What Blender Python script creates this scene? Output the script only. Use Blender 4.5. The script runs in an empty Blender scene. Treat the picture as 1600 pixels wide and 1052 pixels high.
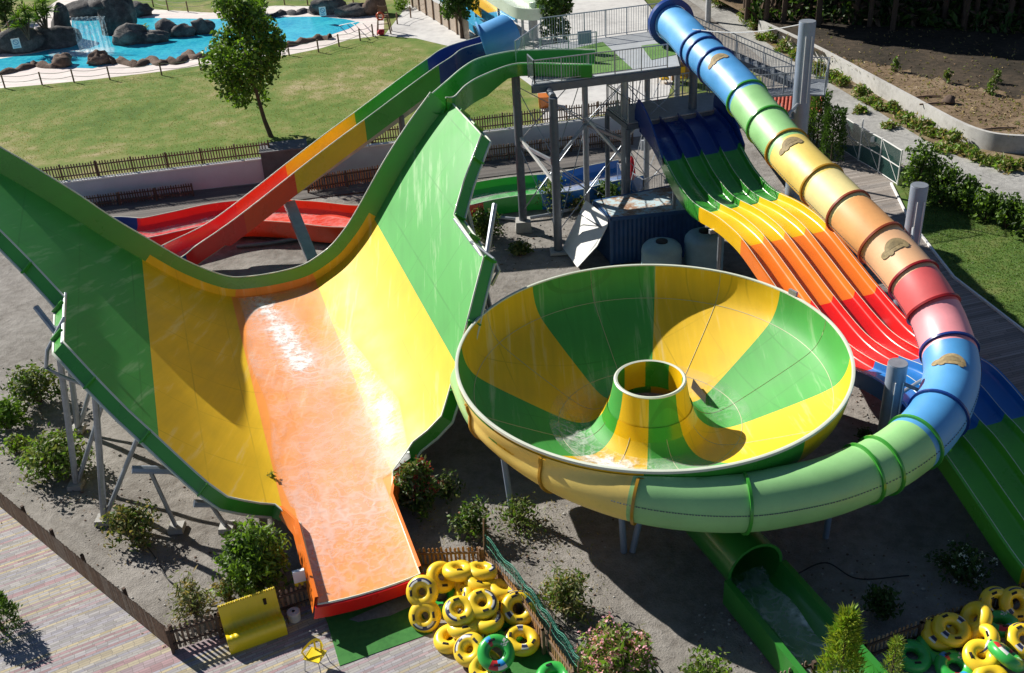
import bpy, math, random
import numpy as np
from mathutils import Vector, Matrix
random.seed(7); RNG = np.random.default_rng(11)
SC = bpy.context.scene; COL = SC.collection
R = math.radians
# ---------------------------------------------------------------- camera model (drone, 21.6 m up)
FPX = 1630.; CAMH = 21.6
PHI = math.atan2(175, 2800); TH = math.atan2(FPX, math.hypot(175, 2800))
_F = np.array([0, math.cos(TH), -math.sin(TH)]); _R = np.array([1., 0, 0]); _U = np.array([0, math.sin(TH), math.cos(TH)])
CAMP = np.array([0, 0, CAMH])
def ray(x, y):
    dx = x - 800; dy = y - 526
    u = dx * math.cos(PHI) - dy * math.sin(PHI); v = dx * math.sin(PHI) + dy * math.cos(PHI)
    return _F * FPX + _R * u - _U * v
def at(x, y, z=0.):
    d = ray(x, y); return CAMP + d * ((z - CAMH) / d[2])
def V(*a): return np.array(a, float)
def unit(v): v = np.array(v, float); return v / np.linalg.norm(v)
# ---------------------------------------------------------------- objects
def tag(o, label=None, cat=None, group=None, kind=None):
    if label: o['label'] = label
    if cat: o['category'] = cat
    if group: o['group'] = group
    if kind: o['kind'] = kind
    return o
def empty(name, loc, label, cat, group=None):
    o = bpy.data.objects.new(name, None); COL.objects.link(o); o.location = [float(c) for c in loc]
    o.empty_display_size = .2
    return tag(o, label, cat, group)
def copy_tree(o, parent=None):
    c = o.copy(); COL.objects.link(c)
    if parent is not None: c.parent = parent
    for ch in list(o.children): copy_tree(ch, c)
    return c
def wloc(o):
    p = np.zeros(3)
    while o is not None:
        p = p + np.array(o.location); o = o.parent
    return p
class MB:
    def __init__(s): s.v = []; s.f = []; s.m = []; s.n = 0
    def add(s, vs, fs, m=0):
        vs = np.asarray(vs, float).reshape(-1, 3); s.v.append(vs)
        if isinstance(m, int): m = [m] * len(fs)
        b = s.n
        s.f.extend([tuple(i + b for i in f) for f in fs]); s.m.extend(m); s.n += len(vs)
        return s
    def grid(s, P, m=0, close_u=False, close_v=False, flip=False):
        P = np.asarray(P, float); r, c = P.shape[:2]; fs = []; ms = []
        for i in range(r if close_u else r - 1):
            for j in range(c if close_v else c - 1):
                a = i * c + j; b = i * c + (j + 1) % c; d = ((i + 1) % r) * c + j; e = ((i + 1) % r) * c + (j + 1) % c
                fs.append((a, d, e, b) if flip else (a, b, e, d)); ms.append(m(i, j) if callable(m) else m)
        return s.add(P.reshape(-1, 3), fs, ms)
    def box(s, c, size, ax=None, m=0, taper=1.):
        c = np.array(c, float); X, Y, Z = ax if ax is not None else (V(1, 0, 0), V(0, 1, 0), V(0, 0, 1))
        h = np.array(size) / 2.; vs = []
        for dz in (-1, 1):
            k = taper if dz > 0 else 1.
            for dx, dy in ((-1, -1), (1, -1), (1, 1), (-1, 1)): vs.append(c + X * h[0] * dx * k + Y * h[1] * dy * k + Z * h[2] * dz)
        return s.add(vs, [(3, 2, 1, 0), (4, 5, 6, 7), (0, 1, 5, 4), (1, 2, 6, 5), (2, 3, 7, 6), (3, 0, 4, 7)], m)
    def beam(s, a, b, w, h, m=0, up=(0, 0, 1)):
        a = np.array(a, float); b = np.array(b, float); X = unit(b - a)
        up = np.array(up, float)
        if abs(X @ up) > .98: up = V(0, 1, 0)
        Y = unit(np.cross(up, X)); Z = np.cross(X, Y)
        return s.box((a + b) / 2, (np.linalg.norm(b - a), w, h), (X, Y, Z), m)
    def tube(s, pts, r, n=8, m=0, caps=True, closed=False):
        pts = np.array(pts, float); k = len(pts); r = np.broadcast_to(np.array(r, float), (k,)); P = np.zeros((k, n, 3))
        fr = frames(pts, closed)
        an = np.arange(n) * 2 * math.pi / n
        for i in range(k):
            P[i] = pts[i] + r[i] * (np.cos(an)[:, None] * fr[i][1] + np.sin(an)[:, None] * fr[i][2])
        b = s.n; s.grid(P, m, close_u=closed, close_v=True, flip=True)
        if caps and not closed:
            s.f.append(tuple(b + i for i in range(n))[::-1]); s.m.append(m if isinstance(m, int) else 0)
            s.f.append(tuple(b + (k - 1) * n + i for i in range(n))); s.m.append(m if isinstance(m, int) else 0)
        return s
    def prism(s, poly, z0, z1, m=0, mside=None, bottom=True):
        k = len(poly); z0 = np.broadcast_to(z0, (k,)); z1 = np.broadcast_to(z1, (k,))
        poly = [tuple(p[:2]) for p in poly]
        ar = sum(poly[i][0] * poly[(i + 1) % k][1] - poly[(i + 1) % k][0] * poly[i][1] for i in range(k))
        if ar < 0: poly = poly[::-1]; z0 = z0[::-1]; z1 = z1[::-1]
        vs = [(p[0], p[1], z0[i]) for i, p in enumerate(poly)] + [(p[0], p[1], z1[i]) for i, p in enumerate(poly)]
        fs = [tuple(range(k, 2 * k))] + ([tuple(range(k))[::-1]] if bottom else []) + [(i, (i + 1) % k, k + (i + 1) % k, k + i) for i in range(k)]
        ms = [m] * (2 if bottom else 1) + [m if mside is None else mside] * k
        return s.add(vs, fs, ms)
    def lathe(s, prof, c, n=32, m=0):
        an = np.arange(n) * 2 * math.pi / n
        P = np.array([[(c[0] + r * math.cos(a), c[1] + r * math.sin(a), c[2] + z) for a in an] for r, z in prof])
        return s.grid(P, m, close_v=True)
    def blob(s, c, rad, n=10, m=0, amp=.15, seed=0, flat=None):
        rg = np.random.default_rng(seed); k = rg.normal(size=(7, 3)) * 1.7; ph = rg.uniform(0, 6.28, 7)
        nu, nv = n, n * 2; P = np.zeros((nu + 1, nv, 3))
        for i in range(nu + 1):
            t = math.pi * i / nu
            for j in range(nv):
                a = 2 * math.pi * j / nv; d = V(math.sin(t) * math.cos(a), math.sin(t) * math.sin(a), math.cos(t))
                q = 1 + amp * sum(math.sin(k[l] @ d * (1 + l * .35) + ph[l]) for l in range(7)) / 2.2
                P[i, j] = np.array(c) + d * np.array(rad) * q
        return s.grid(P, m, close_v=True, flip=True)
    def build(s, name, mats, parent=None, smooth=None, kind=None):
        if not isinstance(mats, (list, tuple)): mats = [mats]
        v = np.concatenate(s.v) if s.v else np.zeros((0, 3))
        if parent is not None: v = v - wloc(parent)
        me = bpy.data.meshes.new(name); me.from_pydata(v.tolist(), [], s.f)
        for m in mats: me.materials.append(m)
        if len(mats) > 1: me.polygons.foreach_set('material_index', np.array(s.m, dtype=np.int32))
        if smooth is not None:
            me.polygons.foreach_set('use_smooth', [True] * len(s.f)); me.set_sharp_from_angle(angle=R(smooth))
        me.update()
        o = bpy.data.objects.new(name, me); COL.objects.link(o)
        if parent is not None: o.parent = parent
        if kind: o['kind'] = kind
        return o
def frames(pts, closed=False, up=(0, 0, 1)):
    """tangent, side, up per point; side stays horizontal unless the path is vertical"""
    k = len(pts); out = []; last = None
    for i in range(k):
        if closed: t = pts[(i + 1) % k] - pts[i - 1]
        else: t = pts[min(i + 1, k - 1)] - pts[max(i - 1, 0)]
        t = unit(t); u = np.array(up, float)
        if abs(t @ u) > .97: u = last if last is not None else V(0, 1, 0)
        sd = unit(np.cross(t, u)); w = np.cross(sd, t); last = w
        out.append((t, sd, w))
    return out
def spline(pts, n):
    """Catmull-Rom through pts, n samples per span; also returns the parameter of each sample"""
    pts = np.array(pts, float); out = []; tt = []
    for i in range(len(pts) - 1):
        p0 = pts[i - 1] if i else 2 * pts[0] - pts[1]; p1 = pts[i]; p2 = pts[i + 1]
        p3 = pts[i + 2] if i + 2 < len(pts) else 2 * p2 - p1
        for k in range(n):
            t = k / n; out.append(.5 * (2 * p1 + (p2 - p0) * t + (2 * p0 - 5 * p1 + 4 * p2 - p3) * t * t + (3 * p1 - p0 - 3 * p2 + p3) * t ** 3)); tt.append(i + t)
    out.append(pts[-1]); tt.append(len(pts) - 1.)
    return np.array(out), np.array(tt)
# ---------------------------------------------------------------- materials
class NT:
    def __init__(s, name):
        s.m = bpy.data.materials.new(name); s.m.use_nodes = True; s.t = s.m.node_tree; s.t.nodes.clear()
        s.out = s.n('ShaderNodeOutputMaterial')
    def n(s, typ, **kw):
        nd = s.t.nodes.new(typ)
        for k, v in kw.items():
            if k.startswith('i_'): nd.inputs[k[2:].replace('_', ' ')].default_value = v
            else: setattr(nd, k, v)
        return nd
    def l(s, a, b): s.t.links.new(a, b)
    def coord(s, scale=(1, 1, 1), rot=(0, 0, 0), kind='Object'):
        tc = s.n('ShaderNodeTexCoord'); mp = s.n('ShaderNodeMapping'); mp.inputs['Scale'].default_value = scale; mp.inputs['Rotation'].default_value = rot
        s.l(tc.outputs[kind], mp.inputs['Vector']); return mp.outputs['Vector']
    def noise(s, vec, scale, detail=4, rough=.55):
        nd = s.n('ShaderNodeTexNoise'); nd.inputs['Scale'].default_value = scale; nd.inputs['Detail'].default_value = detail; nd.inputs['Roughness'].default_value = rough
        s.l(vec, nd.inputs['Vector']); return nd.outputs['Fac']
    def ramp(s, fac, stops, const=False):
        nd = s.n('ShaderNodeValToRGB'); cr = nd.color_ramp
        if const: cr.interpolation = 'CONSTANT'
        while len(cr.elements) < len(stops): cr.elements.new(.5)
        for e, (p, c) in zip(cr.elements, stops):
            e.position = p; e.color = (*c, 1) if not isinstance(c, (int, float)) else (c, c, c, 1)
        s.l(fac, nd.inputs['Fac']); return nd.outputs['Color']
    def math(s, op, a, b=None, clamp=False):
        nd = s.n('ShaderNodeMath', operation=op, use_clamp=clamp)
        for i, x in enumerate((a, b)):
            if x is None: continue
            if isinstance(x, (int, float)): nd.inputs[i].default_value = x
            else: s.l(x, nd.inputs[i])
        return nd.outputs[0]
    def mix(s, fac, a, b, blend='MIX'):
        nd = s.n('ShaderNodeMix', data_type='RGBA', blend_type=blend)
        for i, x in ((0, fac), (6, a), (7, b)):
            if isinstance(x, (int, float)): nd.inputs[i].default_value = x
            elif isinstance(x, tuple): nd.inputs[i].default_value = (*x, 1)
            else: s.l(x, nd.inputs[i])
        return nd.outputs[2]
    def bump(s, h, strength=.3, dist=.02):
        nd = s.n('ShaderNodeBump'); nd.inputs['Strength'].default_value = strength; nd.inputs['Distance'].default_value = dist
        s.l(h, nd.inputs['Height']); return nd.outputs['Normal']
    def pbr(s, color, rough=.5, normal=None, spec=.5, metal=0., coat=0., trans=None):
        p = s.n('ShaderNodeBsdfPrincipled')
        for nm, x in (('Base Color', color), ('Roughness', rough), ('Metallic', metal), ('Specular IOR Level', spec), ('Coat Weight', coat)):
            if isinstance(x, tuple): p.inputs[nm].default_value = (*x, 1)
            elif isinstance(x, (int, float)): p.inputs[nm].default_value = x
            else: s.l(x, p.inputs[nm])
        p.inputs['Coat Roughness'].default_value = .12
        if normal is not None: s.l(normal, p.inputs['Normal'])
        return p.outputs[0]
    def done(s, sh): s.l(sh, s.out.inputs['Surface']); return s.m
def sh(c, k): return tuple(min(1., x * k) for x in c)
def glass_fibre(name, c, rough=.3, var=.10, streak=.0, coat=.25, dirt=.18, spec=.5):
    """gelcoat: slight fading in patches, faint dirt, glossy"""
    t = NT(name); v = t.coord(); n1 = t.noise(v, .7, 5); n2 = t.noise(v, 9., 4)
    col = t.ramp(n1, [(.3, sh(c, 1 - var)), (.7, sh(c, 1 + var))])
    col = t.mix(t.math('MULTIPLY', t.math('SUBTRACT', n2, .52, True), dirt * 4, True), col, tuple(.55 * x + .05 for x in c))
    rg = t.ramp(n1, [(.3, rough * .8), (.75, rough * 1.3)])
    nb = t.bump(n2, .04, .01)
    return t.done(t.pbr(col, rg, nb, spec, 0, coat))
def plain(name, c, rough=.6, var=.15, scale=3., metal=0., bump=.0, spec=.4, fine=20.):
    t = NT(name); v = t.coord(); n1 = t.noise(v, scale, 5); n2 = t.noise(v, fine, 3)
    f = t.math('ADD', t.math('MULTIPLY', n1, .65), t.math('MULTIPLY', n2, .35))
    col = t.ramp(f, [(.3, sh(c, 1 - var)), (.7, sh(c, 1 + var))])
    return t.done(t.pbr(col, rough, t.bump(n2, bump, .02) if bump else None, spec, metal))
def ground_mat(name, cols, s1=.25, s2=3., s3=22., rough=.95, bump=.6, dist=.05):
    t = NT(name); v = t.coord(); a = t.noise(v, s1, 4); b = t.noise(v, s2, 5); c = t.noise(v, s3, 4, .7)
    f = t.math('ADD', t.math('ADD', t.math('MULTIPLY', a, .42), t.math('MULTIPLY', b, .33)), t.math('MULTIPLY', c, .25))
    k = len(cols); col = t.ramp(f, [(.385 + .23 * i / (k - 1), x) for i, x in enumerate(cols)])
    h = t.math('ADD', t.math('MULTIPLY', b, .6), t.math('MULTIPLY', c, .4))
    return t.done(t.pbr(col, rough, t.bump(h, bump, dist), .2))
def rows_mat(name, ang, row, length, cols, gap=.05, gapcol=(.12, .11, .10), rough=.85, var=.25):
    """courses of pavers or boards: one colour drawn per course, a small change per piece, dark joints"""
    t = NT(name); v = t.coord(rot=(0, 0, -ang)); sp = t.n('ShaderNodeSeparateXYZ'); t.l(v, sp.inputs[0])
    y = t.math('DIVIDE', sp.outputs[1], row); iy = t.math('FLOOR', y); fy = t.math('FRACT', y)
    wn = t.n('ShaderNodeTexWhiteNoise', noise_dimensions='1D'); t.l(iy, wn.inputs['W'])
    x = t.math('ADD', t.math('DIVIDE', sp.outputs[0], length), wn.outputs['Value']); ix = t.math('FLOOR', x); fx = t.math('FRACT', x)
    cb = t.n('ShaderNodeCombineXYZ'); t.l(ix, cb.inputs[0]); t.l(iy, cb.inputs[1])
    w2 = t.n('ShaderNodeTexWhiteNoise', noise_dimensions='2D'); t.l(cb.outputs[0], w2.inputs['Vector'])
    k = len(cols); base = t.ramp(wn.outputs['Value'], [(i / k, c) for i, c in enumerate(cols)], True)
    n1 = t.noise(t.coord(), .5, 4); n2 = t.noise(t.coord(), 14., 4)
    f = t.math('ADD', t.math('MULTIPLY', w2.outputs['Value'], .5), t.math('MULTIPLY', t.math('ADD', n1, n2), .25))
    col = t.mix(1., base, t.ramp(f, [(.2, 1 - var), (.8, 1 + var * .4)]), 'MULTIPLY')
    ed = t.math('MAXIMUM', t.math('LESS_THAN', fy, gap), t.math('LESS_THAN', fx, gap * row / length * 1.2))
    col = t.mix(ed, col, gapcol)
    return t.done(t.pbr(col, rough, t.bump(t.math('SUBTRACT', t.math('MULTIPLY', n2, .3), ed), .3, .01), .3))
def leaf_mat(name, c, var=.35, rough=.5):
    t = NT(name); g = t.n('ShaderNodeNewGeometry'); n1 = t.noise(t.coord(), 1.3, 3)
    f = t.math('ADD', t.math('MULTIPLY', g.outputs['Random Per Island'], .6), t.math('MULTIPLY', n1, .4))
    col = t.ramp(f, [(.15, sh(c, 1 - var)), (.85, sh(c, 1 + var))])
    p = t.pbr(col, rough, None, .35)
    tr = t.n('ShaderNodeBsdfTranslucent'); t.l(t.mix(1., col, (1.25, 1.35, .6), 'MULTIPLY'), tr.inputs['Color'])
    mx = t.n('ShaderNodeMixShader'); mx.inputs[0].default_value = .35; t.l(p, mx.inputs[1]); t.l(tr.outputs[0], mx.inputs[2])
    return t.done(mx.outputs[0])
GREEN = (.045, .30, .030); LIME = (.10, .42, .035); YEL = (.80, .47, .006); ORG = (.86, .20, .02); RED = (.72, .012, .012); BLU = (.012, .15, .46); NAVY = (.006, .035, .20)
M = {}
M['green'] = glass_fibre('green_gelcoat', GREEN); M['lime'] = glass_fibre('light_green_gelcoat', LIME)
M['yellow'] = glass_fibre('yellow_gelcoat', YEL); M['orange'] = glass_fibre('orange_gelcoat', ORG); M['red'] = glass_fibre('red_gelcoat', RED)
M['blue'] = glass_fibre('blue_gelcoat', BLU); M['navy'] = glass_fibre('navy_gelcoat', NAVY)
M['edge'] = glass_fibre('worn_gelcoat_edge', (.62, .66, .55), .45)
M['seam'] = plain('seam_sealant', (.5, .46, .3), .5)
M['steel'] = plain('galvanised_steel', (.34, .37, .41), .45, .2, 4., .55)
M['dsteel'] = plain('dark_grey_steel', (.13, .15, .18), .5, .2, 4., .3)
M['pylon'] = plain('grey_painted_pylon', (.25, .30, .38), .45, .15, 2., .1)
M['white'] = plain('white_paint', (.78, .78, .76), .55, .06)
M['wallwhite'] = plain('white_render', (.54, .57, .62), .8, .10, 1.)
M['concrete'] = plain('concrete', (.40, .39, .37), .9, .2, 2., 0, .3)
M['turf'] = ground_mat('artificial_turf', [(.035, .14, .035), (.05, .19, .045), (.07, .22, .06)], .6, 6., 60., .9, .4, .01)
M['wood'] = plain('weathered_brown_wood', (.20, .13, .085), .85, .35, 5., 0, .3)
M['wood2'] = plain('orange_brown_wood', (.36, .20, .09), .8, .3, 5., 0, .3)
M['dwood'] = plain('dark_brown_wood', (.085, .055, .04), .85, .3, 5., 0, .3)
M['black'] = plain('black_rubber', (.018, .018, .022), .6)
M['sign'] = plain('white_sign', (.75, .76, .78), .5, .05)
M['chair'] = glass_fibre('yellow_plastic', (.80, .60, .012), .35)
M['rope'] = plain('pale_rope', (.5, .47, .4), .9)
M['rock'] = ground_mat('dark_rock', [(.05, .048, .05), (.11, .105, .105), (.22, .21, .20)], .5, 2.2, 12., .9, 1., .15)
M['brownrock'] = ground_mat('brown_rock', [(.09, .06, .045), (.16, .11, .085), (.24, .18, .15)], .5, 2.2, 12., .9, 1., .1)
M['bark'] = plain('bark', (.10, .07, .05), .95, .4, 6., 0, .6)
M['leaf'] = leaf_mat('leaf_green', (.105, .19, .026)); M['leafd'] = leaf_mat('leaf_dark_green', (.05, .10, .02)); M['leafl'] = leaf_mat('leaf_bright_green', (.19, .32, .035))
M['leafy'] = leaf_mat('leaf_olive', (.17, .19, .055)); M['leafgrey'] = leaf_mat('leaf_grey_green', (.18, .205, .10)); M['dry'] = leaf_mat('dry_straw', (.34, .26, .12))
M['pink'] = leaf_mat('pink_petals', (.82, .42, .52), .2); M['redp'] = leaf_mat('dull_red_petals', (.30, .05, .04), .4); M['whitep'] = leaf_mat('white_petals', (.8, .8, .76), .1)
# ================================================================ world, sun, camera
w = bpy.data.worlds.new('World'); SC.world = w; w.use_nodes = True
SUN_EL = R(34.5); SUN_AZ = math.atan2(-.77, .64)
nt = w.node_tree; sky = nt.nodes.new('ShaderNodeTexSky'); sky.sky_type = 'NISHITA'; sky.sun_disc = False
sky.sun_elevation = SUN_EL; sky.sun_rotation = SUN_AZ; sky.altitude = 50; sky.air_density = .75; sky.dust_density = .1; sky.ozone_density = 1.5
nt.links.new(sky.outputs[0], nt.nodes['Background'].inputs[0]); nt.nodes['Background'].inputs[1].default_value = .05
SUNV = V(math.sin(SUN_AZ) * math.cos(SUN_EL), math.cos(SUN_AZ) * math.cos(SUN_EL), math.sin(SUN_EL))
sl = bpy.data.lights.new('sun', 'SUN'); sl.energy = 5.; sl.angle = R(.5); sl.color = (1., .95, .86)
so = bpy.data.objects.new('sun', sl); COL.objects.link(so); so.rotation_euler = Vector(-SUNV).to_track_quat('-Z', 'Y').to_euler(); so.location = (-40, 30, 60)
cam = bpy.data.cameras.new('camera'); cam.sensor_width = 36; cam.lens = FPX / 1600 * 36; cam.clip_end = 2000; cam.clip_start = .5
co = bpy.data.objects.new('camera', cam); COL.objects.link(co); SC.camera = co
rx = _R * math.cos(PHI) - _U * math.sin(PHI); uy = _R * math.sin(PHI) + _U * math.cos(PHI)
mw = Matrix.Identity(4)
for i in range(3): mw[i][0] = rx[i]; mw[i][1] = uy[i]; mw[i][2] = -_F[i]; mw[i][3] = CAMP[i]
co.matrix_world = mw
SC.view_settings.view_transform = 'Standard'; SC.view_settings.look = 'None'; SC.view_settings.exposure = .58; SC.view_settings.gamma = 1.
SC.cycles.max_bounces = 8; SC.cycles.use_denoising = True; SC.cycles.transparent_max_bounces = 16
# ================================================================ half-pipe slide
HA = ray(145, -431); HA = unit(V(HA[0], HA[1], 0)); HS = V(HA[1], -HA[0], 0); HP = at(430, 460, 1.2); HT = math.tan(R(4))
PROF = np.array([(-10.5, 10.1), (-8.94, 8.54), (-7.97, 7.5), (-7.1, 6.52), (-6.13, 5.35), (-4.98, 4.13), (-3.81, 2.92), (-2.67, 2.02), (-1.79, 1.55), (-.79, 1.36), (0, 1.3), (.57, 1.29), (1.3, 1.33), (2.01, 1.5), (3.08, 2.02), (3.9, 2.71), (4.64, 3.55), (6.11, 5.5), (7.26, 6.85), (8.37, 8.0), (9.5, 9.15)])
_pf, _ = spline(PROF, 8)
def hz(s): return float(np.interp(s, _pf[:, 0], _pf[:, 1]))
def hpt(s, l, off=0.):
    p = HP + HS * s - HA * (l - s * HT); p[2] = hz(s) - .027 * l
    if off: p = p + hnor(s) * off
    return p
def hnor(s):
    d = (hz(s + .08) - hz(s - .08)) / .16
    return unit(V(0, 0, 1) - HS * d)
OUT_R = [(0, 18.85), (1.48, 18.85), (1.52, 15.3), (1.85, 14.1), (2.75, 13.45), (3.79, 13.54), (5.26, 11.84), (6.64, 10.2), (6.66, 6.5), (7.43, 5.55), (8.6, 4.4)]
OUT_L = [(0, 18.85), (1.48, 18.85), (1.40, 15.3), (2.0, 14.3), (3.31, 14.4), (3.78, 14.0), (5.61, 11.94), (7.06, 10.0), (7.08, 7.0), (7.89, 5.82), (8.7, 4.76), (9.3, 4.2)]
def lmax(s):
    T = OUT_R if s >= 0 else OUT_L; x = abs(s); xs = [t[0] for t in T]
    xs = [max(xs[:i + 1]) + i * 1e-6 for i in range(len(xs))]
    return float(np.interp(x, xs, [t[1] for t in T]))
def water_film(name):
    """thin sheet of running water: clear gloss, with broken white foam where the 'foam' attribute says it churns"""
    t = NT(name); v = t.coord(); at_ = t.n('ShaderNodeAttribute'); at_.attribute_name = 'foam'
    sp = t.n('ShaderNodeSeparateColor'); t.l(at_.outputs['Color'], sp.inputs[0])
    wv = t.coord(scale=(1, 1, 1)); ns = t.n('ShaderNodeTexNoise'); ns.inputs['Scale'].default_value = 1.6; ns.inputs['Detail'].default_value = 3; t.l(wv, ns.inputs['Vector'])
    wm = t.n('ShaderNodeMix', data_type='VECTOR'); wm.inputs[0].default_value = .16; t.l(wv, wm.inputs[4]); t.l(ns.outputs['Color'], wm.inputs[5])
    a = t.noise(wm.outputs[1], 3.6, 6, .62); b = t.noise(wm.outputs[1], 22., 4, .6)
    sa_ = t.noise(wm.outputs[1], 1.9, 2, .5); streak = t.math('ABSOLUTE', t.math('SUBTRACT', sa_, .5)); streak = t.math('SUBTRACT', 1., t.math('MULTIPLY', streak, 13.), True); sb_ = t.noise(wm.outputs[1], 4.3, 2, .5); s2_ = t.math('SUBTRACT', 1., t.math('MULTIPLY', t.math('ABSOLUTE', t.math('SUBTRACT', sb_, .5)), 16.), True); streak = t.math('MAXIMUM', streak, t.math('MULTIPLY', s2_, .7))
    f = t.math('ADD', t.math('MULTIPLY', a, .86), t.math('MULTIPLY', b, .14))
    thr = t.math('SUBTRACT', .80, t.math('MULTIPLY', sp.outputs[0], .42))
    body = t.math('MULTIPLY', t.math('SUBTRACT', f, thr), 3.6, True)
    mask = t.math('ADD', t.math('MULTIPLY', body, .85), t.math('MULTIPLY', t.math('MULTIPLY', streak, sp.outputs[0]), .55), True)
    veil = t.math('MULTIPLY', t.math('SUBTRACT', t.noise(wm.outputs[1], .55, 2, .5), .36), 1.6, True); mask = t.math('ADD', mask, t.math('MULTIPLY', veil, .45), True)
    mask = t.math('MULTIPLY', mask, t.math('MULTIPLY', sp.outputs[0], 5., True))
    nb = t.bump(t.math('ADD', sb_, t.math('MULTIPLY', a, .25)), .22, .03)
    foam = t.n('ShaderNodeBsdfDiffuse'); foam.inputs['Color'].default_value = (.86, .86, .86, 1)
    gl = t.n('ShaderNodeBsdfGlossy'); gl.inputs['Roughness'].default_value = .33; gl.inputs['Color'].default_value = (.9, .95, 1, 1); t.l(nb, gl.inputs['Normal'])
    tr = t.n('ShaderNodeBsdfTransparent'); fr = t.n('ShaderNodeFresnel'); fr.inputs[0].default_value = 1.33; t.l(nb, fr.inputs['Normal'])
    m1 = t.n('ShaderNodeMixShader'); t.l(t.math('MULTIPLY', t.math('MULTIPLY', fr.outputs[0], .09), sp.outputs[1]), m1.inputs[0]); t.l(tr.outputs[0], m1.inputs[1]); t.l(gl.outputs[0], m1.inputs[2])
    m2 = t.n('ShaderNodeMixShader'); t.l(mask, m2.inputs[0]); t.l(m1.outputs[0], m2.inputs[1]); t.l(foam.outputs[0], m2.inputs[2])
    return t.done(m2.outputs[0])
M['film'] = water_film('running_water_film')
def set_foam(o, vals, wet=None):
    at_ = o.data.color_attributes.new('foam', 'FLOAT_COLOR', 'POINT'); buf = np.zeros((len(o.data.vertices), 4)); buf[:, 0] = vals; buf[:, 1] = 1 if wet is None else wet; buf[:, 3] = 1
    at_.data.foreach_set('color', buf.ravel())
hp = empty('half_pipe_slide', hpt(0, 9) * V(1, 1, 0), 'huge open half pipe water slide in green, yellow and orange bands with an orange run-out', 'water slide')
SEAMS = [-4.9, -1.81, 1.8, 4.73]
ss = sorted(set([round(x, 3) for x in np.linspace(-9.3, 8.6, 120)] + SEAMS + [1.48, 1.52, 6.64, 6.66, 8.6, -1.48, -1.40, -7.06, -7.08, 2.75, -3.31, -2.0, 1.85]))
def band(s): return 0 if s < -4.9 else 1 if s < -1.81 else 2 if s < 1.8 else 1 if s < 4.73 else 0
NL = 40
G = np.array([[hpt(s, lmax(s) * k / NL) for k in range(NL + 1)] for s in ss])
mb = MB(); mb.grid(G, lambda i, j: band((ss[i] + ss[i + 1]) / 2))
hpm = [M['hp_green'], M['hp_yellow'], M['hp_orange']] if 'hp_green' in M else None
def hp_mat(name, c):
    """half-pipe gelcoat: long run marks down the slope and panel joints"""
    t = NT(name); ang = math.atan2(HA[1], HA[0]); v = t.coord(rot=(0, 0, -ang)); sp = t.n('ShaderNodeSeparateXYZ'); t.l(v, sp.inputs[0])
    n1 = t.noise(v, .6, 5); n2 = t.noise(t.coord(scale=(3.2, .25, .25), rot=(0, 0, -ang)), 1., 5, .6); n3 = t.noise(v, 14., 3)
    col = t.ramp(t.math('ADD', t.math('MULTIPLY', n1, .5), t.math('MULTIPLY', n2, .5)), [(.33, sh(c, .86)), (.66, sh(c, 1.12))])
    fl = t.ramp(n2, [(.58, 0.), (.72, 1.)])
    col = t.mix(t.math('MULTIPLY', fl, .28), col, (.75, .75, .6))
    # panel joints every 2.4 m along the axis and 1.2 m across
    jx = t.math('LESS_THAN', t.math('ABSOLUTE', t.math('SUBTRACT', t.math('FRACT', t.math('DIVIDE', sp.outputs[0], 2.4)), .5)), .010)
    jy = t.math('LESS_THAN', t.math('ABSOLUTE', t.math('SUBTRACT', t.math('FRACT', t.math('DIVIDE', sp.outputs[1], 1.5)), .5)), .014)
    col = t.mix(t.math('MULTIPLY', t.math('MULTIPLY', t.math('MAXIMUM', jx, jy), t.ramp(n1, [(.4, .2), (.6, 1.)])), .45), col, sh(c, .6))
    return t.done(t.pbr(col, t.ramp(n1, [(.3, .52), (.7, .64)]), t.bump(n3, .05, .01), .42, 0, .0))
HPM = [hp_mat('half_pipe_green', (.06, .34, .06)), hp_mat('half_pipe_yellow', (.80, .50, .010)), hp_mat('half_pipe_orange', (.90, .31, .055))]
mb.build('half_pipe_surface', HPM, hp, 40)
# outline of the front edge, left to right
def edge_pts(T, sg): return [(sg * x, l) for x, l in T[1:]]
EDGE = [(-9.3, 0.)] * 0 + edge_pts(OUT_L, -1)[::-1] + edge_pts(OUT_R, 1) + [(8.6, 0.)]
def dense(pl, step=.35):
    o = []
    for (a, b), (c, d) in zip(pl[:-1], pl[1:]):
        k = max(1, int(math.hypot(c - a, d - b) / step)); o += [(a + (c - a) * i / k, b + (d - b) * i / k) for i in range(k)]
    return o + [pl[-1]]
ED = dense(EDGE)
mb = MB(); rows = []
for s, l in ED: rows.append([hpt(s, l), hpt(s, l, -.5 if abs(s) > 1.9 else -.38)])
rows = np.array(rows)
mb.grid(rows, lambda i, j: 1 if abs(ED[i][0]) < 1.9 and ED[i][1] > 14 else 0)
in_ = rows.copy(); 

for i, (s, l) in enumerate(ED[2:-2], 2):
    if i % 5 == 0 and abs(s) > 2.2:
        t_ = unit(rows[min(i + 1, len(rows) - 1), 0] - rows[i - 1, 0]); n_ = hnor(s); o_ = np.cross(t_, n_)
        mb.box((rows[i, 0] + rows[i, 1]) / 2 - o_ * .0 + o_ * .06, (.05, .14, .5), (t_, o_, n_))
mb.build('front_skirt', [M['green'], M['red']], hp, 40)
mb = MB(); mb.tube([hpt(s, l, .0) for s, l in ED], .035, 6); mb.tube([hpt(s, l, -.5) for s, l in ED if abs(s) > 1.95 and s < 0], .05, 6)
mb.tube([hpt(s, l, -.5) for s, l in ED if s > 1.95], .05, 6)
mb.build('edge_trim', M['edge'], hp, 60)
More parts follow.
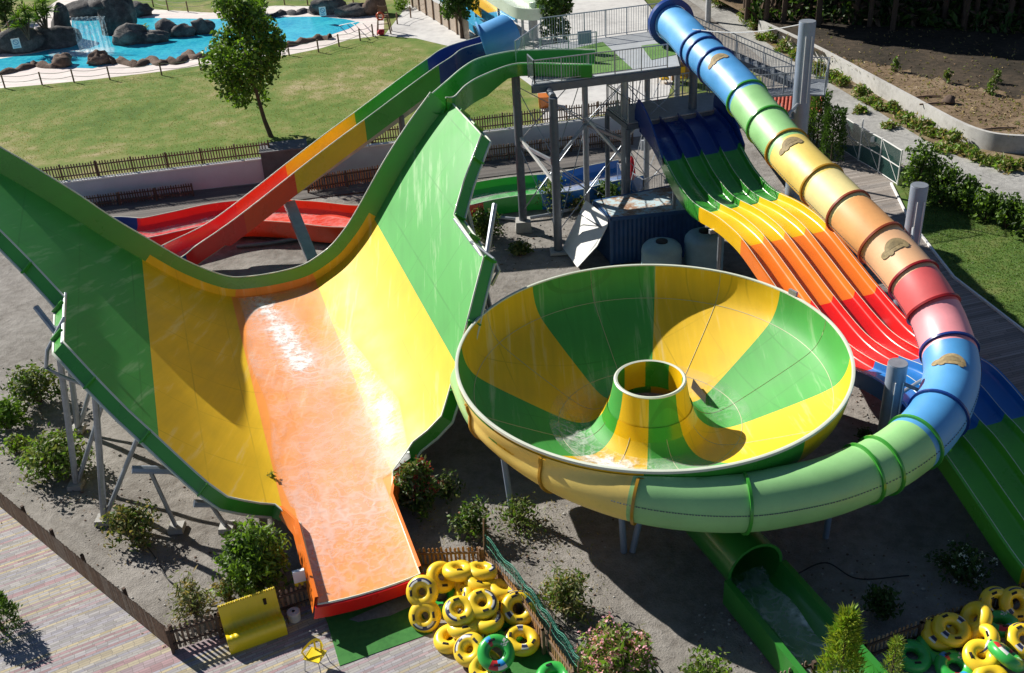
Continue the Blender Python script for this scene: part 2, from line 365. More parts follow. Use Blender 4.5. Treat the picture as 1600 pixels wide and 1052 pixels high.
# run-out side walls
for sg in (-1, 1):
    P = []
    for l in np.linspace(14.4, 18.85, 14):
        s = sg * (1.5 if l > 15.4 else 1.5 + (15.4 - l) * .30); h = .28 * min(1, (l - 14.3) / 1.2)
        P.append([hpt(s, l, -.3), hpt(s, l, h), hpt(s + sg * .10, l, h), hpt(s + sg * .10, l, -.3)])
    MB().grid(P).build('run_out_side_wall', M['orange'], hp, 30)
mb = MB(); mb.grid([[hpt(s, 18.86, 0), hpt(s, 18.95, -.02), hpt(s, 18.95, -.42)] for s in np.linspace(-1.58, 1.58, 9)]); mb.build('run_out_lip', M['red'], hp, 30)
# back lip
bs = np.linspace(-9.6, 8.45, 110)
def lip(s, h, back=0.):
    d = hnor(s); return hpt(s, 0) + d * h + HA * (h * .18 + back)
mb = MB(); P = np.array([[lip(s, h) for h in (-.0, .16, .32, .50, .66, .80)] + [lip(s, .80, .14), lip(s, .66, .18), lip(s, -.05, .10)] for s in bs])
mb.grid(P, lambda i, j: 0 if (j > 1 or band(bs[i]) == 0) else band(bs[i]), flip=True)
mb.build('back_lip', [M['green'], HPM[1], HPM[2]], hp, 50)
MB().tube([lip(s, .81, .06) for s in bs], .035, 6).build('lip_trim', M['edge'], hp, 60)
# water on the slide
wl = np.linspace(0.15, 18.9, 110); P = []; fo = []; we = []; NS = 60
for l in wl:
    a = -1.62 + .12 * math.sin(l * .9) if l < 14.5 else -1.46; b = (2.9 - abs(l - 11.) * .13 if l < 14.2 else 1.46); b = max(b, 1.46)
    for s in np.linspace(a, b, NS):
        P.append(hpt(s, l, .018))
        f = .22 if l > 3 else .1
        f += 1.05 * math.exp(-((s - (-.75 + .16 * l)) / .55) ** 2) * math.exp(-((l - 3.2) / 3.6) ** 4) * (.85 + .15 * math.sin(l * 2.1 + s * 2))
        f += .5 * math.exp(-((s - 2.25 + max(0, l - 12) * .25) / .5) ** 2 - ((l - 11.4) / 1.8) ** 2)
        f += .45 * math.exp(-((s - 2.2) / .6) ** 2 - ((l - 7.5) / 3.) ** 2)
        f += .5 * math.exp(-((s + .1) / .5) ** 2 - ((l - 6.) / 1.) ** 2) + .22 * math.exp(-((l - 16) / 2.5) ** 2)
        e = min(s - a, b - s); f *= min(1, e / .12 + .25); fo.append(min(1, f)); we.append((.30 + .25 * math.sin(l * 3.1 + s * 2.3) * math.sin(s * 5.2 - l)) * min(1, max(0, e) / .8) if l < 14.5 and s > 1.2 else 1. if l > 14.5 or s < .4 else 1. - .7 * (s - .4) / .8)
P = np.array(P).reshape(len(wl), NS, 3)
o = MB().grid(P).build('water_film', M['film'], hp, 180); set_foam(o, np.array(fo), np.array(we))
# entry channel from the tower
EO = [(930, 78, 8.5), (880, 77, 8.5), (840, 78, 8.5), (800, 80, 8.5), (750, 91, 8.5), (724, 105, 8.5), (700, 125, 8.5), (684, 141, 8.5)]
EI = [(925, 101, 8.5), (880, 100, 8.5), (840, 99, 8.5), (800, 101, 8.5), (752, 119, 8.5), (727, 134, 8.5), (710, 151, 8.45), (699, 166, 8.35)]
eo = [at(*p) for p in EO]; ei = [at(*p) for p in EI]; eo[-1] = lip(8.3, .8); ei[-1] = hpt(8.62, .55, .45)
eo, _ = spline(eo, 6); ei, _ = spline(ei, 6); P = []
for a, b in zip(eo, ei):
    u = (b - a); n = len(P); dn = V(0, 0, -1)
    w9 = .56 if n < 19 else min(.95, .56 + (n - 19) * .1); P.append([a + dn * w9 - u * .06, a - u * .06, a, a + u * .06 + dn * .4, a + u * .2 + dn * .68, a + u * .5 + dn * .75, a + u * .8 + dn * .68, a + u * .94 + dn * .4, b, b + u * .05, b + u * .05 + dn * w9, a + u * .5 + dn * max(w9 + .1, .8), a + dn * w9 - u * .06])
MB().grid(P, flip=True).build('entry_channel', M['green'], hp, 40)
mb = MB(); mb.tube(eo, .035, 6); mb.tube(ei, .035, 6); mb.build('channel_trim', M['edge'], hp, 60)
# supports under both wings
def strut(a, b, r=.09, nm='support_strut', mat='steel', par=None):
    MB().tube([a, b], r, 8).build(nm, M[mat], par, 40)
    if b[2] < .05 and (r > .1 or nm != 'support_strut' or r == .07): MB().box(b * V(1, 1, 0) + V(0, 0, .06), (.5, .5, .16), None, 0, .9).build('footing', M['concrete'], par)
for s, l in ((-7.1, 8.6), (-7.1, 5.0), (-6.2, 11.0), (7.2, 5.0), (7.2, 2.6)):
    t_ = hpt(s, l, -.35); g = t_ * V(1, 1, 0) + HS * (-.9 if s < 0 else .9); g2 = t_ * V(1, 1, 0) + HS * (1.6 if s < 0 else -1.6)
    strut(t_, g, .11, par=hp); strut(hpt(s * .8, l, -.35), g, .08, par=hp)
for sg in (-1, 1):
    ls = 9.4
    MB().tube([hpt(sg * 7.6, ls - 1.3, -.3), hpt(sg * 6.5, ls + .3, -.45), hpt(sg * 5, ls + .5, -.6), hpt(sg * 3.4, ls + .5, -.6)], .1, 8).build('support_rib', M['steel'], hp, 40)
    MB().tube([hpt(sg * 8.2, 3.5, -.35), hpt(sg * 6.2, 3.8, -.6), hpt(sg * 4, 3.8, -.6), hpt(sg * 2.2, 3.8, -.6), hpt(sg * 2.2, 3.8, -.6) * V(1, 1, 0)], .1, 8).build('support_rib', M['steel'], hp, 40)
    # bracket frame standing out at the notch
    if sg > 0: q = [hpt(6.62, 8.9, .05), at(771, 405, 5.65), at(780, 422, 5.25), at(768, 446, 4.75)]
    else: q = [hpt(-7.1, 8.6, .08), at(74, 548, 5.75), at(72, 574, 5.2), at(92, 586, 4.9), at(142, 606, 4.2)]
    MB().tube(q, .065, 8).build('notch_bracket', M['steel'], hp, 40)
    MB().tube([hpt(sg * (6.6 if sg > 0 else 7.06), 6.7, -.02), hpt(sg * (6.6 if sg > 0 else 7.06), 10.0, -.05)], .06, 8).build('notch_rail', M['steel'], hp, 40)
for l, s0 in ((13.2, -2.9), (12.5, -4.3)):
    t_ = hpt(s0, l, -1.0); strut(t_ - HS * .9 + V(0, 0, .25), t_ + HS * .8 + V(0, 0, -.3), .13, 'support_beam', 'pylon', hp); strut(t_ - HS * .4, (t_ - HS * .1) * V(1, 1, 0), .07, par=hp)
# ================================================================ bowl slide
BC = V(4.36, 28.28, 0); BZ = 4.3
BPROF = [(6.12, 4.3), (6.09, 3.95), (5.99, 3.58), (5.78, 3.24), (5.4, 2.95), (4.8, 2.60), (4.1, 2.22), (3.4, 1.85), (2.85, 1.58), (2.42, 1.45), (2.05, 1.47), (1.75, 1.64), (1.52, 1.92), (1.36, 2.3), (1.25, 2.75), (1.17, 3.25)]
BROT = R(-4)
def bpol(r, a, z): return BC + V(r * math.cos(a), r * math.sin(a), z)
def rwall(z):
    pr = sorted([(q[1], q[0]) for q in BPROF[:9]]); return float(np.interp(z, [q[0] for q in pr], [q[1] for q in pr]))
def sect(a):  # 0 green, 1 yellow: eight equal sectors
    return int(math.floor(((a - R(80)) % (2 * math.pi)) / (math.pi / 4))) % 2
bowl = empty('bowl_slide', BC, 'round green and yellow funnel bowl slide with an open cone at its centre', 'water slide')
NA = 192; an = [2 * math.pi * i / NA + R(80) for i in range(NA)]
bp, _ = spline([(r, 0, z) for r, z in BPROF], 4)
P = [[bpol(q[0], a, q[2]) for a in an] for q in bp]
mb = MB()
mb.grid(P, lambda i, j: sect(an[j] + .001), close_v=True)
mb.build('bowl_surface', [M['bowl_green'] if 'bowl_green' in M else HPM[0], HPM[1]], bowl, 60)
# underside shell, a hand's breadth below the basin
P = [[bpol(q[0] + .06, a, q[2] - .10) for a in an] for q in bp if q[0] > 1.3]
MB().grid(P, lambda i, j: sect(an[j] + .001), close_v=True, flip=True).build('bowl_underside', [M['green'], M['yellow']], bowl, 60)
mb = MB(); mb.lathe([(6.115, 4.28), (6.12, 4.32), (6.15, 4.335), (6.22, 4.32), (6.225, 4.24), (6.18, 4.22)], BC, NA, 0); mb.build('rim', M['rim'] if 'rim' in M else M['edge'], bowl, 40)
mb = MB(); mb.lathe([(1.16, 3.2), (1.17, 3.28), (1.12, 3.31), (1.05, 3.29), (1.03, 3.2), (1.03, 2.6), (1.05, 2.3)], BC, 64, lambda i, j: 0 if i < 3 else 1 + (j // 8) % 2); mb.build('cone_ring', [M['edge'], M['yellow'], M['green']], bowl, 40)
MB().box(bpol(6.18, R(30), 4.42), (.35, .1, .16), (V(-.5, .866, 0), V(.866, .5, 0), V(0, 0, 1))).build('rim_clamp', M['steel'], bowl)
# joints in the basin
mb = MB()
for k in range(16):
    a = R(80) + math.pi / 8 * k; pts = [bpol(q[0], a, q[2] + .004) for q in bp if q[0] > 1.5]
    if k % 2: mb.tube(pts, .012, 4)
for rr in (5.7, 3.0): mb.tube([bpol(rr, a, float(np.interp(rr, [q[0] for q in bp[::-1]], [q[2] for q in bp[::-1]])) + .004) for a in an], .012, 4, closed=True)
mb.build('panel_joints', M['seam'], bowl, 60)
# drop slot beside the cone
a0 = R(38); mb = MB(); u = V(math.cos(a0), math.sin(a0), 0); tv = V(-u[1], u[0], 0)
P0 = bpol(2.6, a0, 1.50); mb.grid([[P0 - tv * .5 - u * .4, P0 + tv * .5 - u * .0], [P0 - tv * .5 - u * .38 + V(0, 0, .34), P0 + tv * .5 + u * .1 + V(0, 0, .34)]])
mb.build('drain_slot', M['black'], bowl)
# water swirling round the cone
P = []; fo = []
for i in range(9):
    for j in range(97):
        a = math.pi * 2 * j / 96; r = 1.95 + i * .17; z = float(np.interp(r, [q[0] for q in bp[::-1]], [q[2] for q in bp[::-1]])) + .03
        P.append(bpol(r, a, z)); d = math.degrees(a) % 360
        f = .16 + .9 * math.exp(-(((d - 235) / 28) ** 2)) + .6 * math.exp(-(((d - 185) / 20) ** 2)) + .35 * math.exp(-(((d - 20) / 25) ** 2)); f *= math.sin(math.pi * (i + .5) / 9) ** .6 * (1. if 120 < d < 300 else .55); fo.append(min(1, f))
o = MB().grid(np.array(P).reshape(9, 97, 3), flip=True).build('water_film', M['film'], bowl, 180); set_foam(o, np.array(fo))
for px, top in (((975, 862), 2.6), ((988, 862), 2.5), ((1290, 840), 2.5), ((800, 800), 2.6)):
    b = at(*px, 0); q = unit(BC - b); 
    MB().tube([b, b + q * V(.5, .5, 0) * (-.1 if px[0] < 980 else .8) + V(-.12 if px[0] < 980 else .45, 0, top)], .10, 10).build('support_leg', M['pylon'], bowl, 40)
for k in range(6):
    a = R(30 + 60 * k); MB().tube([bpol(3.2, a, 0), bpol(3.5, a, 1.3)], .12, 10).build('support_leg', M['pylon'], bowl, 40)
# ================================================================ tube slide
TP = [(1046, 33, 9.05), (1066, 50, 8.95), (1092, 78, 8.75), (1150, 135, 8.2), (1190, 185, 7.6), (1240, 245, 7.0), (1295, 300, 6.5), (1345, 350, 6.0), (1395, 400, 5.45), (1440, 455, 4.9), (1472, 515, 4.2), (1487, 585, 3.65), (1462, 655, 3.35), (1400, 713, 3.18), (1310, 755, 3.1), (1230, 775, 3.1), (1160, 784, 3.15), (1080, 782, 3.25), (1000, 770, 3.35), (925, 747, 3.4), (870, 722, 3.4), (812, 684, 3.4), (766, 640, 3.45), (742, 590, 3.5)]
tpts, tpar = spline([at(*p) for p in TP], 10)
def par_of(px, py):
    """path parameter nearest to a point of the photograph"""
    best = None
    for p, t in zip(tpts, tpar):
        q = p - CAMP; ww = q @ _F; uu = q @ _R / ww * FPX; vv = -(q @ _U) / ww * FPX
        x = 800 + uu * math.cos(PHI) + vv * math.sin(PHI); y = 526 - uu * math.sin(PHI) + vv * math.cos(PHI)
        d = math.hypot(x - px, y - py)
        if best is None or d < best[0]: best = (d, t)
    return best[1]
tf = frames(tpts); TR = .83
ts = empty('tube_slide', tpts[60] * V(1, 1, 0), 'closed rainbow tube slide curving down from the tower to the rim of the bowl', 'water slide')
CH = [(1167, 152, 'blue'), (1238, 228, 'tlime'), (1288, 290, 'tyellow'), (1337, 318, 'tyellow2'), (1388, 368, 'torange'), (1440, 425, 'torange2'), (1468, 480, 'red'), (1490, 545, 'tpink'), (1425, 693, 'blue'), (1003, 772, 'tlime'), (775, 650, 'tyellow'), (700, 540, 'tlime')]
M['tlime'] = glass_fibre('pale_green_gelcoat', (.27, .56, .21), .5, coat=.0, spec=.9); M['tyellow'] = glass_fibre('warm_yellow_gelcoat', (.84, .62, .14), .5, coat=.0, spec=.9); M['torange'] = glass_fibre('soft_orange_gelcoat', (.88, .42, .14), .5, coat=.0, spec=.9)
M['tblue'] = glass_fibre('mid_blue_gelcoat', (.07, .31, .64), .48, coat=.0, spec=.9); M['tred'] = glass_fibre('soft_red_gelcoat', (.78, .12, .12), .48, coat=.0, spec=.9)
M['tyellow2'] = glass_fibre('faded_yellow_gelcoat', (.86, .72, .30), .5, coat=.0, spec=.9); M['torange2'] = glass_fibre('faded_orange_gelcoat', (.88, .50, .26), .5, coat=.0, spec=.9); M['tpink'] = glass_fibre('faded_pink_gelcoat', (.84, .30, .33), .5, coat=.0, spec=.9)
names = ['tblue', 'tlime', 'tyellow', 'torange', 'tred', 'tyellow2', 'torange2', 'tpink']; cuts = [(par_of(x, y), {'blue': 'tblue', 'red': 'tred'}.get(n, n)) for x, y, n in CH]
def tube_col(t):
    for c, n in cuts:
        if t <= c: return names.index(n)
    return 1
t_bowl = par_of(1140, 786); nseg = 32; P = []
for p, t, f in zip(tpts, tpar, tf):
    row = []
    for k in range(nseg):
        a = 2 * math.pi * k / nseg; q = p + TR * (math.cos(a) * f[1] + math.sin(a) * f[2])
        if t > t_bowl - 1.5:
            d = q - BC; r = math.hypot(d[0], d[1]); rw = rwall(min(max(q[2], 1.5), 4.2)) + .10
            if r < rw: kf = rw / r; q = BC + V(d[0] * kf, d[1] * kf, min(q[2], 4.15))
        row.append(q)
    P.append(row)
SHP = P
def at_par(t):
    i = int(np.clip(np.searchsorted(tpar, t), 1, len(tpar) - 1)); k = (t - tpar[i - 1]) / (tpar[i] - tpar[i - 1]); p = tpts[i - 1] * (1 - k) + tpts[i] * k
    return p, tf[i]
RINGS = [(1092, 78), (1104, 90), (1120, 108), (1167, 152), (1203, 198), (1238, 228), (1288, 290), (1337, 318), (1388, 368), (1440, 425), (1468, 480), (1490, 545), (1466, 650), (1425, 693), (1378, 725), (1345, 742), (1160, 785), (1003, 772), (875, 725), (775, 650)]
RC = ['navy'] * 3 + ['green', 'green', 'ochre', 'ochre', 'brownr', 'brownr', 'dred', 'dred', 'navy', 'navy', 'green', 'green', 'green', 'green', 'ochre', 'ochre', 'ochre']
M['ochre'] = glass_fibre('ochre_gelcoat', (.42, .22, .01), .4); M['brownr'] = glass_fibre('brick_red_gelcoat', (.28, .05, .015), .4); M['dred'] = glass_fibre('dark_red_gelcoat', (.30, .008, .012), .4)
for (x, y), cn in zip(RINGS, RC):
    t = par_of(x, y); p, f = at_par(t); mb = MB(); nn = 40; P = []
    inb = t > t_bowl - .6; ks = [k for k in range(nn) if not inb or (math.cos(2 * math.pi * k / nn) * f[1] + math.sin(2 * math.pi * k / nn) * f[2]) @ unit((p - BC) * V(1, 1, 0)) > -.25]
    if inb:
        j0 = max(range(len(ks)), key=lambda j: (ks[j] - ks[j - 1]) % nn); ks = ks[j0:] + ks[:j0]
    for dl, rr in ((-.04, TR - .01), (-.04, TR + .075), (.04, TR + .075), (.04, TR - .01)):
        row = []
        for k in ks:
            a = 2 * math.pi * k / nn; q = p + f[0] * dl + rr * (math.cos(a) * f[1] + math.sin(a) * f[2])
            if t > t_bowl - 1.5:
                d = q - BC; r = math.hypot(d[0], d[1]); rw = rwall(min(max(q[2], 1.5), 4.2)) + .10 + max(0, rr - TR)
                if r < rw: kf = rw / r; q = BC + V(d[0] * kf, d[1] * kf, min(q[2], 4.12))
            row.append(q)
        P.append(row)
    mb.grid(P, close_v=not inb); o = mb.build('flange_ring', M[cn], ts, 40)
# shell with bolts along both flanks
mb = MB(); mb.grid(SHP, lambda i, j: tube_col(tpar[i]), close_v=True, flip=True)
for i in range(0, len(tpts) - 1):
    for sub in (0, .5):
        p = tpts[i] * (1 - sub) + tpts[i + 1] * sub; f = tf[i]
        if tpar[i] > t_bowl + 2: continue
        for a in (R(168), R(-20)):
            q = p + (TR + .012) * (math.cos(a) * f[1] + math.sin(a) * f[2]); mb.box(q, (.05, .02, .02), (f[0], f[1], f[2]), len(names))
mb.build('tube_shell', [M[n] for n in names] + [M['dsteel']], ts, 60)
# worn turtle badges
M['badge'] = plain('worn_brown_decal', (.30, .225, .11), .7, .45, 8.); M['badge2'] = plain('worn_brown_decal_dark', (.23, .175, .085), .7, .4, 8.)
for x, y, aa in ((1146, 108, 66), (1268, 232, 66), (1424, 388, 66), (1492, 588, 84)):
    t = par_of(x - 12, y + 12); p, f = at_par(t); a0 = R(aa); mb = MB()
    def on(dl, da, e=.008): return p + f[0] * dl + (TR + e + .014) * (math.cos(a0 + da) * f[1] + math.sin(a0 + da) * f[2])
    def patch(c0, c1, rx_, ry_, e, m, half=False):
        P = []
        for i in range(7):
            for j in range(25):
                th = math.pi * j / 24 if half else 2 * math.pi * j / 24
                P.append(on(-(c1 + ry_ * i / 6 * math.sin(th)), (c0 + rx_ * i / 6 * math.cos(th)) / TR * -1, e))
        mb.grid(np.array(P).reshape(7, 25, 3), m)
    patch(0, 0, .42, .42, .008, 0, True); patch(.44, .05, .17, .13, .010, 0); patch(0, -.01, .44, .06, .011, 0); patch(.27, -.07, .09, .06, .012, 0); patch(-.28, -.07, .09, .06, .012, 0); patch(0, .08, .24, .22, .014, 1, True)
    mb.build('worn_turtle_badge', [M['badge'], M['badge2']], ts, 180)
# flared mouth at the tower
p, f = at_par(.15); mb = MB(); mb.grid([[p + f[0] * dl + rr * (math.cos(a) * f[1] + math.sin(a) * f[2]) for a in np.linspace(0, 2 * math.pi, 41)] for dl, rr in ((-.2, 1.0), (-.2, 1.12), (.1, 1.12), (.1, .85))]); mb.build('mouth_collar', M['navy'], ts, 40)
# pylons with stay arms
for (x, y, z, tx, ty, rr, lab) in ((1262, 34, 11.0, 1200, 190, .33, 'tall bare grey pylon rising above the green part of the tube slide'), (1437, 290, 7.1, 1395, 405, .30, 'grey pylon between the rainbow tube and the right-hand lawn, its top above the orange part'), (1403, 568, 4.3, 1480, 600, .30, 'short grey pylon inside the blue bend of the tube slide')):
    b = at(x, y, z); g = b * V(1, 1, 0); py = empty('pylon', g, lab, 'pylon', 'pylons that carry the tube slide')
    MB().tube([g, g + V(0, 0, z)], rr, 24).build('post', M['pylon'], py, 40)
    MB().tube([g + V(0, 0, z), g + V(0, 0, z + .03)], rr * .96, 24).build('cap', M['steel'], py, 40)
    MB().tube([g, g + V(0, 0, .06)], rr * 1.7, 24).build('base_plate', M['steel'], py, 40)
    p, f = at_par(par_of(tx, ty)); q = p + unit((g - p) * V(1, 1, 0)) * TR
    for dz in (.25, -.55): MB().tube([g + V(0, 0, min(z - .6, p[2] + dz)), q + V(0, 0, dz * .4) + f[0] * .5 * (1 if dz > 0 else -1)], .06, 8).build('stay_arm', M['steel'], py, 40)
    for dx in (-.12, .12): MB().tube([g + V(dx, -rr - .03, z - .5), g + V(dx, -rr - .05, max(z - 3.2, .4))], .018, 6).build('tension_rod', M['white'], py, 40)
# exit flume under the bowl
exA = at(1100, 800, 1.0); exM = at(1188, 888, 1.0); exE = at(1345, 1085, .85)
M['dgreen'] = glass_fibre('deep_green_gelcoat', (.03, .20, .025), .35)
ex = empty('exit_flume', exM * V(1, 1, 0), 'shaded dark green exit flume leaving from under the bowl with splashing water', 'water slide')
u = unit((exE - exA) * V(1, 1, 0)); sd = V(-u[1], u[0], 0); L1 = np.linalg.norm((exM - exA)[:2]); L2 = np.linalg.norm((exE - exA)[:2])
P = []
for l in np.linspace(0, L1, 8):
    c = exA * V(1, 1, 0) + u * l + V(0, 0, 1.02); P.append([c + .82 * (math.cos(a) * sd + math.sin(a) * V(0, 0, 1)) for a in np.linspace(0, 2 * math.pi, 33)])
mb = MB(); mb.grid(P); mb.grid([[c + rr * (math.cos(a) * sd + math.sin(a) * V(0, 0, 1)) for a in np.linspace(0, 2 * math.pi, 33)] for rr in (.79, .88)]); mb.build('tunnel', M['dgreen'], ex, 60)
P = []
for l in np.linspace(L1, L2, 14):
    c = exA * V(1, 1, 0) + u * l + V(0, 0, 1.0 - .02 * (l - L1))
    P.append([c + sd * 1.0 + V(0, 0, -.85), c + sd * 1.0, c + sd * .82] + [c + .82 * (math.cos(a) * sd + math.sin(a) * V(0, 0, .78)) for a in np.linspace(0, -math.pi, 15)] + [c - sd * .82, c - sd * 1.0, c - sd * 1.0 + V(0, 0, -.85)])
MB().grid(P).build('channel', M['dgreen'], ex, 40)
P = []; fo = []
for i, l in enumerate(np.linspace(L1 - .5, L2, 40)):
    c = exA * V(1, 1, 0) + u * l + V(0, 0, .50 - .02 * (l - L1))
    for j, k in enumerate(np.linspace(-.6, .6, 17)):
        P.append(c + sd * k + V(0, 0, .03 * math.sin(l * 3 + k * 5))); fo.append(min(1, .22 + .75 * math.exp(-((k - .42 + .02 * (l - L1) + .12 * math.sin(l * 2.3)) / .22) ** 2) * (.6 + .4 * math.sin(l * 1.7)) + .4 * math.exp(-((k + .45) / .12) ** 2)))
o = MB().grid(np.array(P).reshape(40, 17, 3)).build('water_film', M['film'], ex, 180); set_foam(o, np.array(fo))
# ================================================================ four-lane racer slide
LA = at(1010, 195, 5.6); LB = at(1600, 890, .9); lu = unit((LB - LA) * V(1, 1, 0)); lp = V(-lu[1], lu[0], 0); LW = 3.7
LZ = [(-.6, 5.72), (0, 5.6), (.9, 5.35), (2.15, 4.66), (3.3, 4.1), (4.6, 3.76), (5.6, 3.74), (6.9, 3.9), (8.0, 3.95), (9.4, 3.84), (11.3, 3.30), (13.1, 2.78), (15.3, 2.30), (17, 2.42), (18.4, 2.78), (19.4, 2.9), (20.3, 2.74), (21.16, 2.5), (22.25, 2.28), (24.1, 1.6), (25.9, .98), (28, .75), (33, .7)]
lz, _ = spline([(l, 0, z) for l, z in LZ], 6)
ml = empty('racer_slide', LA * V(1, 1, 0) + lu * 12 + lp * 1.8, 'wide wavy racer slide of four parallel lanes, its bands blue, green, yellow, orange and red', 'water slide')
sec = [(-.09, -.62), (-.09, 0), (0, 0)]
lw = LW / 4
for k in range(4):
    x0 = k * lw
    for q in ((.025, -.06), (.04, -.2), (.07, -.27), (.14, -.30), (.5, -.31), (.86, -.30), (.93, -.27), (.96, -.2), (.975, -.06)): sec.append((x0 + q[0] * lw, q[1]))
    sec.append((x0 + lw, 0. if k == 3 else .0))
sec += [(LW + .09, 0), (LW + .09, -.62), (LW / 2, -.70), (-.09, -.62)]
bnds = [(1.95, 'navy'), (5.75, 'green'), (9.45, 'yellow'), (13.1, 'orange'), (17.2, 'red'), (21.3, 'blue'), (25.9, 'lime'), (99, 'yellow')]; bn = ['navy', 'green', 'yellow', 'orange', 'red', 'blue', 'lime']
lzs = sorted([tuple(q) for q in lz] + [(b, 0, float(np.interp(b, lz[:, 0], lz[:, 2]))) for b, _ in bnds[:-1]])
P = [[LA * V(1, 1, 0) + lu * l + lp * a + V(0, 0, z + b) for a, b in sec] for l, _, z in lzs]
def lane_col(i, j):
    lm = (lzs[i][0] + lzs[i + 1][0]) / 2
    for b, n in bnds:
        if lm < b: return bn.index(n)
MB().grid(P, lane_col).build('lanes', [M[n] for n in bn], ml, 50)
mb = MB()
for xx in (0, lw, 2 * lw, 3 * lw, LW): mb.tube([LA * V(1, 1, 0) + lu * l + lp * xx + V(0, 0, z + .004) for l, _, z in lzs if l > 2], .010, 5)
mb.build('divider_caps', M['edge'], ml, 60)
for sg, xx in ((-1, -.12), (1, LW + .12)):
    MB().prism([(0, 0)], 0, 0) if False else None
    P = []
    for l in np.linspace(-.9, 2.2, 10):
        z = float(np.interp(l, lz[:, 0], lz[:, 2])); h = .95 * (1 - max(0, (l + .2) / 2.6)) ** .8 * min(1, (l + 1.0) / .3)
        q = LA * V(1, 1, 0) + lu * l + lp * xx; P.append([q + V(0, 0, z - .3), q + V(0, 0, z + h), q + lp * .08 * sg + V(0, 0, z + h), q + lp * .08 * sg + V(0, 0, z - .3)])
    MB().grid(P).build('start_side_wing', M['navy'], ml, 40)
for l in (2.5, 7., 11.5, 16.5, 20.5):
    z = float(np.interp(l, lz[:, 0], lz[:, 2])) - .72; q = LA * V(1, 1, 0) + lu * l
    MB().beam(q - lp * .2 + V(0, 0, z), q + lp * (LW + .2) + V(0, 0, z), .14, .18).build('cross_beam', M['steel'], ml)
    for xx in (.3, LW - .3): MB().tube([q + lp * xx, q + lp * xx + V(0, 0, z)], .09, 10).build('support_leg', M['steel'], ml, 40)
# ================================================================ rainbow body flume on the left
def vz(x, y, A, n): d = ray(x, y); return CAMP + d * (((A - CAMP) @ n) / (d @ n))
fA = at(681, 94, 7.75); fB = at(290, 380, 1.55); fn = np.cross(fB - fA, V(0, 0, 1))
fp = [at(792, 45, 8.75), at(775, 53, 8.65), at(755, 61, 8.5), at(712, 75, 8.15)] + [vz(x, y, fA, fn) for x, y in ((681, 94), (640, 123), (569, 176), (520, 212), (461, 257), (400, 305), (340, 350), (290, 380))]
fp += [at(x, y, z) for x, y, z in ((248, 402, 1.35), (195, 412, 1.3), (145, 400, 1.3), (125, 375, 1.3), (155, 357, 1.3), (212, 358, 1.25), (275, 346, 1.2), (335, 333, 1.15), (400, 328, 1.1), (470, 331, 1.05), (545, 338, 1.0), (625, 332, .95), (700, 312, .9), (760, 298, .85), (815, 290, .85), (880, 285, .8), (935, 272, .8), (985, 262, .75))]
fpts, fpar = spline(fp, 7); ff = frames(fpts)
fl = empty('body_flume', fB * V(1, 1, 0), 'long open rainbow flume descending behind the half pipe into a red trough', 'water slide')
fcuts = [(4.05, 'navy'), (6.05, 'green'), (8.05, 'yellow'), (9.3, 'orangered'), (11.3, 'red'), (12 + 4.7, 'navy'), (12 + 7.6, 'red'), (12 + 12.5, 'orangered'), (12 + 14.3, 'lime2'), (99, 'blue')]
M['orangered'] = glass_fibre('orange_red_gelcoat', (.80, .05, .008)); M['lime2'] = glass_fibre('vivid_green_gelcoat', (.03, .42, .05))
fn_ = ['navy', 'green', 'yellow', 'orangered', 'red', 'lime2', 'blue']
def fcol(t):
    for c, n in fcuts:
        if t < c: return fn_.index(n)
P = []
for p, t, f in zip(fpts, fpar, ff):
    w_ = .62 if t < 10 else .62 + (1.3 - .62) * min(1, (t - 10) / 4); d = .75 if t < 10 else .62; ou = 1.05 if t < 10 else .85
    S_ = f[1]; Z_ = V(0, 0, 1)
    P.append([p - S_ * (w_ + .10) - Z_ * ou, p - S_ * (w_ + .10), p - S_ * w_, p - S_ * w_ * .95 - Z_ * d * .6, p - S_ * w_ * .75 - Z_ * d * .92, p - Z_ * d, p + S_ * w_ * .75 - Z_ * d * .92, p + S_ * w_ * .95 - Z_ * d * .6, p + S_ * w_, p + S_ * (w_ + .10), p + S_ * (w_ + .10) - Z_ * ou, p - Z_ * (ou + .05), p - S_ * (w_ + .10) - Z_ * ou])
P = np.array(P); i0 = int(np.searchsorted(fpar, 2.0))
MB().grid(P[i0:], lambda i, j: fcol(fpar[i + i0]), flip=False).build('channel', [M[n] for n in fn_], fl, 40)
mb = MB(); mb.tube(P[i0:, 1] * .5 + P[i0:, 2] * .5, .03, 6); mb.tube(P[i0:, 8] * .5 + P[i0:, 9] * .5, .03, 6); mb.build('channel_trim', M['edge'], fl, 60)
mb = MB(); hs = []
for p, f in zip(fpts[:i0 + 1], ff[:i0 + 1]): hs.append([p - V(0, 0, .25) + .95 * (math.cos(a) * f[1] + math.sin(a) * f[2]) for a in np.linspace(0, 2 * math.pi, 33)])
mb.grid(hs, flip=True); q = fpts[i0]; f = ff[i0]
mb.grid([[q - V(0, 0, .25) + f[0] * dl + rr * (math.cos(a) * f[1] + math.sin(a) * f[2]) for a in np.linspace(0, 2 * math.pi, 33)] for dl, rr in ((0, .93), (0, 1.12), (.08, 1.12), (.08, .9))])
mb.build('entry_tube', M['tblue'], fl, 50)
g0 = fpts[int(np.searchsorted(fpar, 3.6))] - V(0, 0, 1.5); g1 = fpts[int(np.searchsorted(fpar, 11.2))] - V(0, 0, 1.25)
MB().beam(g0, g1, .16, .26).build('girder', M['girder'] if 'girder' in M else M['concrete'], fl)
MB().tube([g1, g1 + V(-.3, .6, -.4)], .1, 8).build('girder_foot', M['steel'], fl, 40)
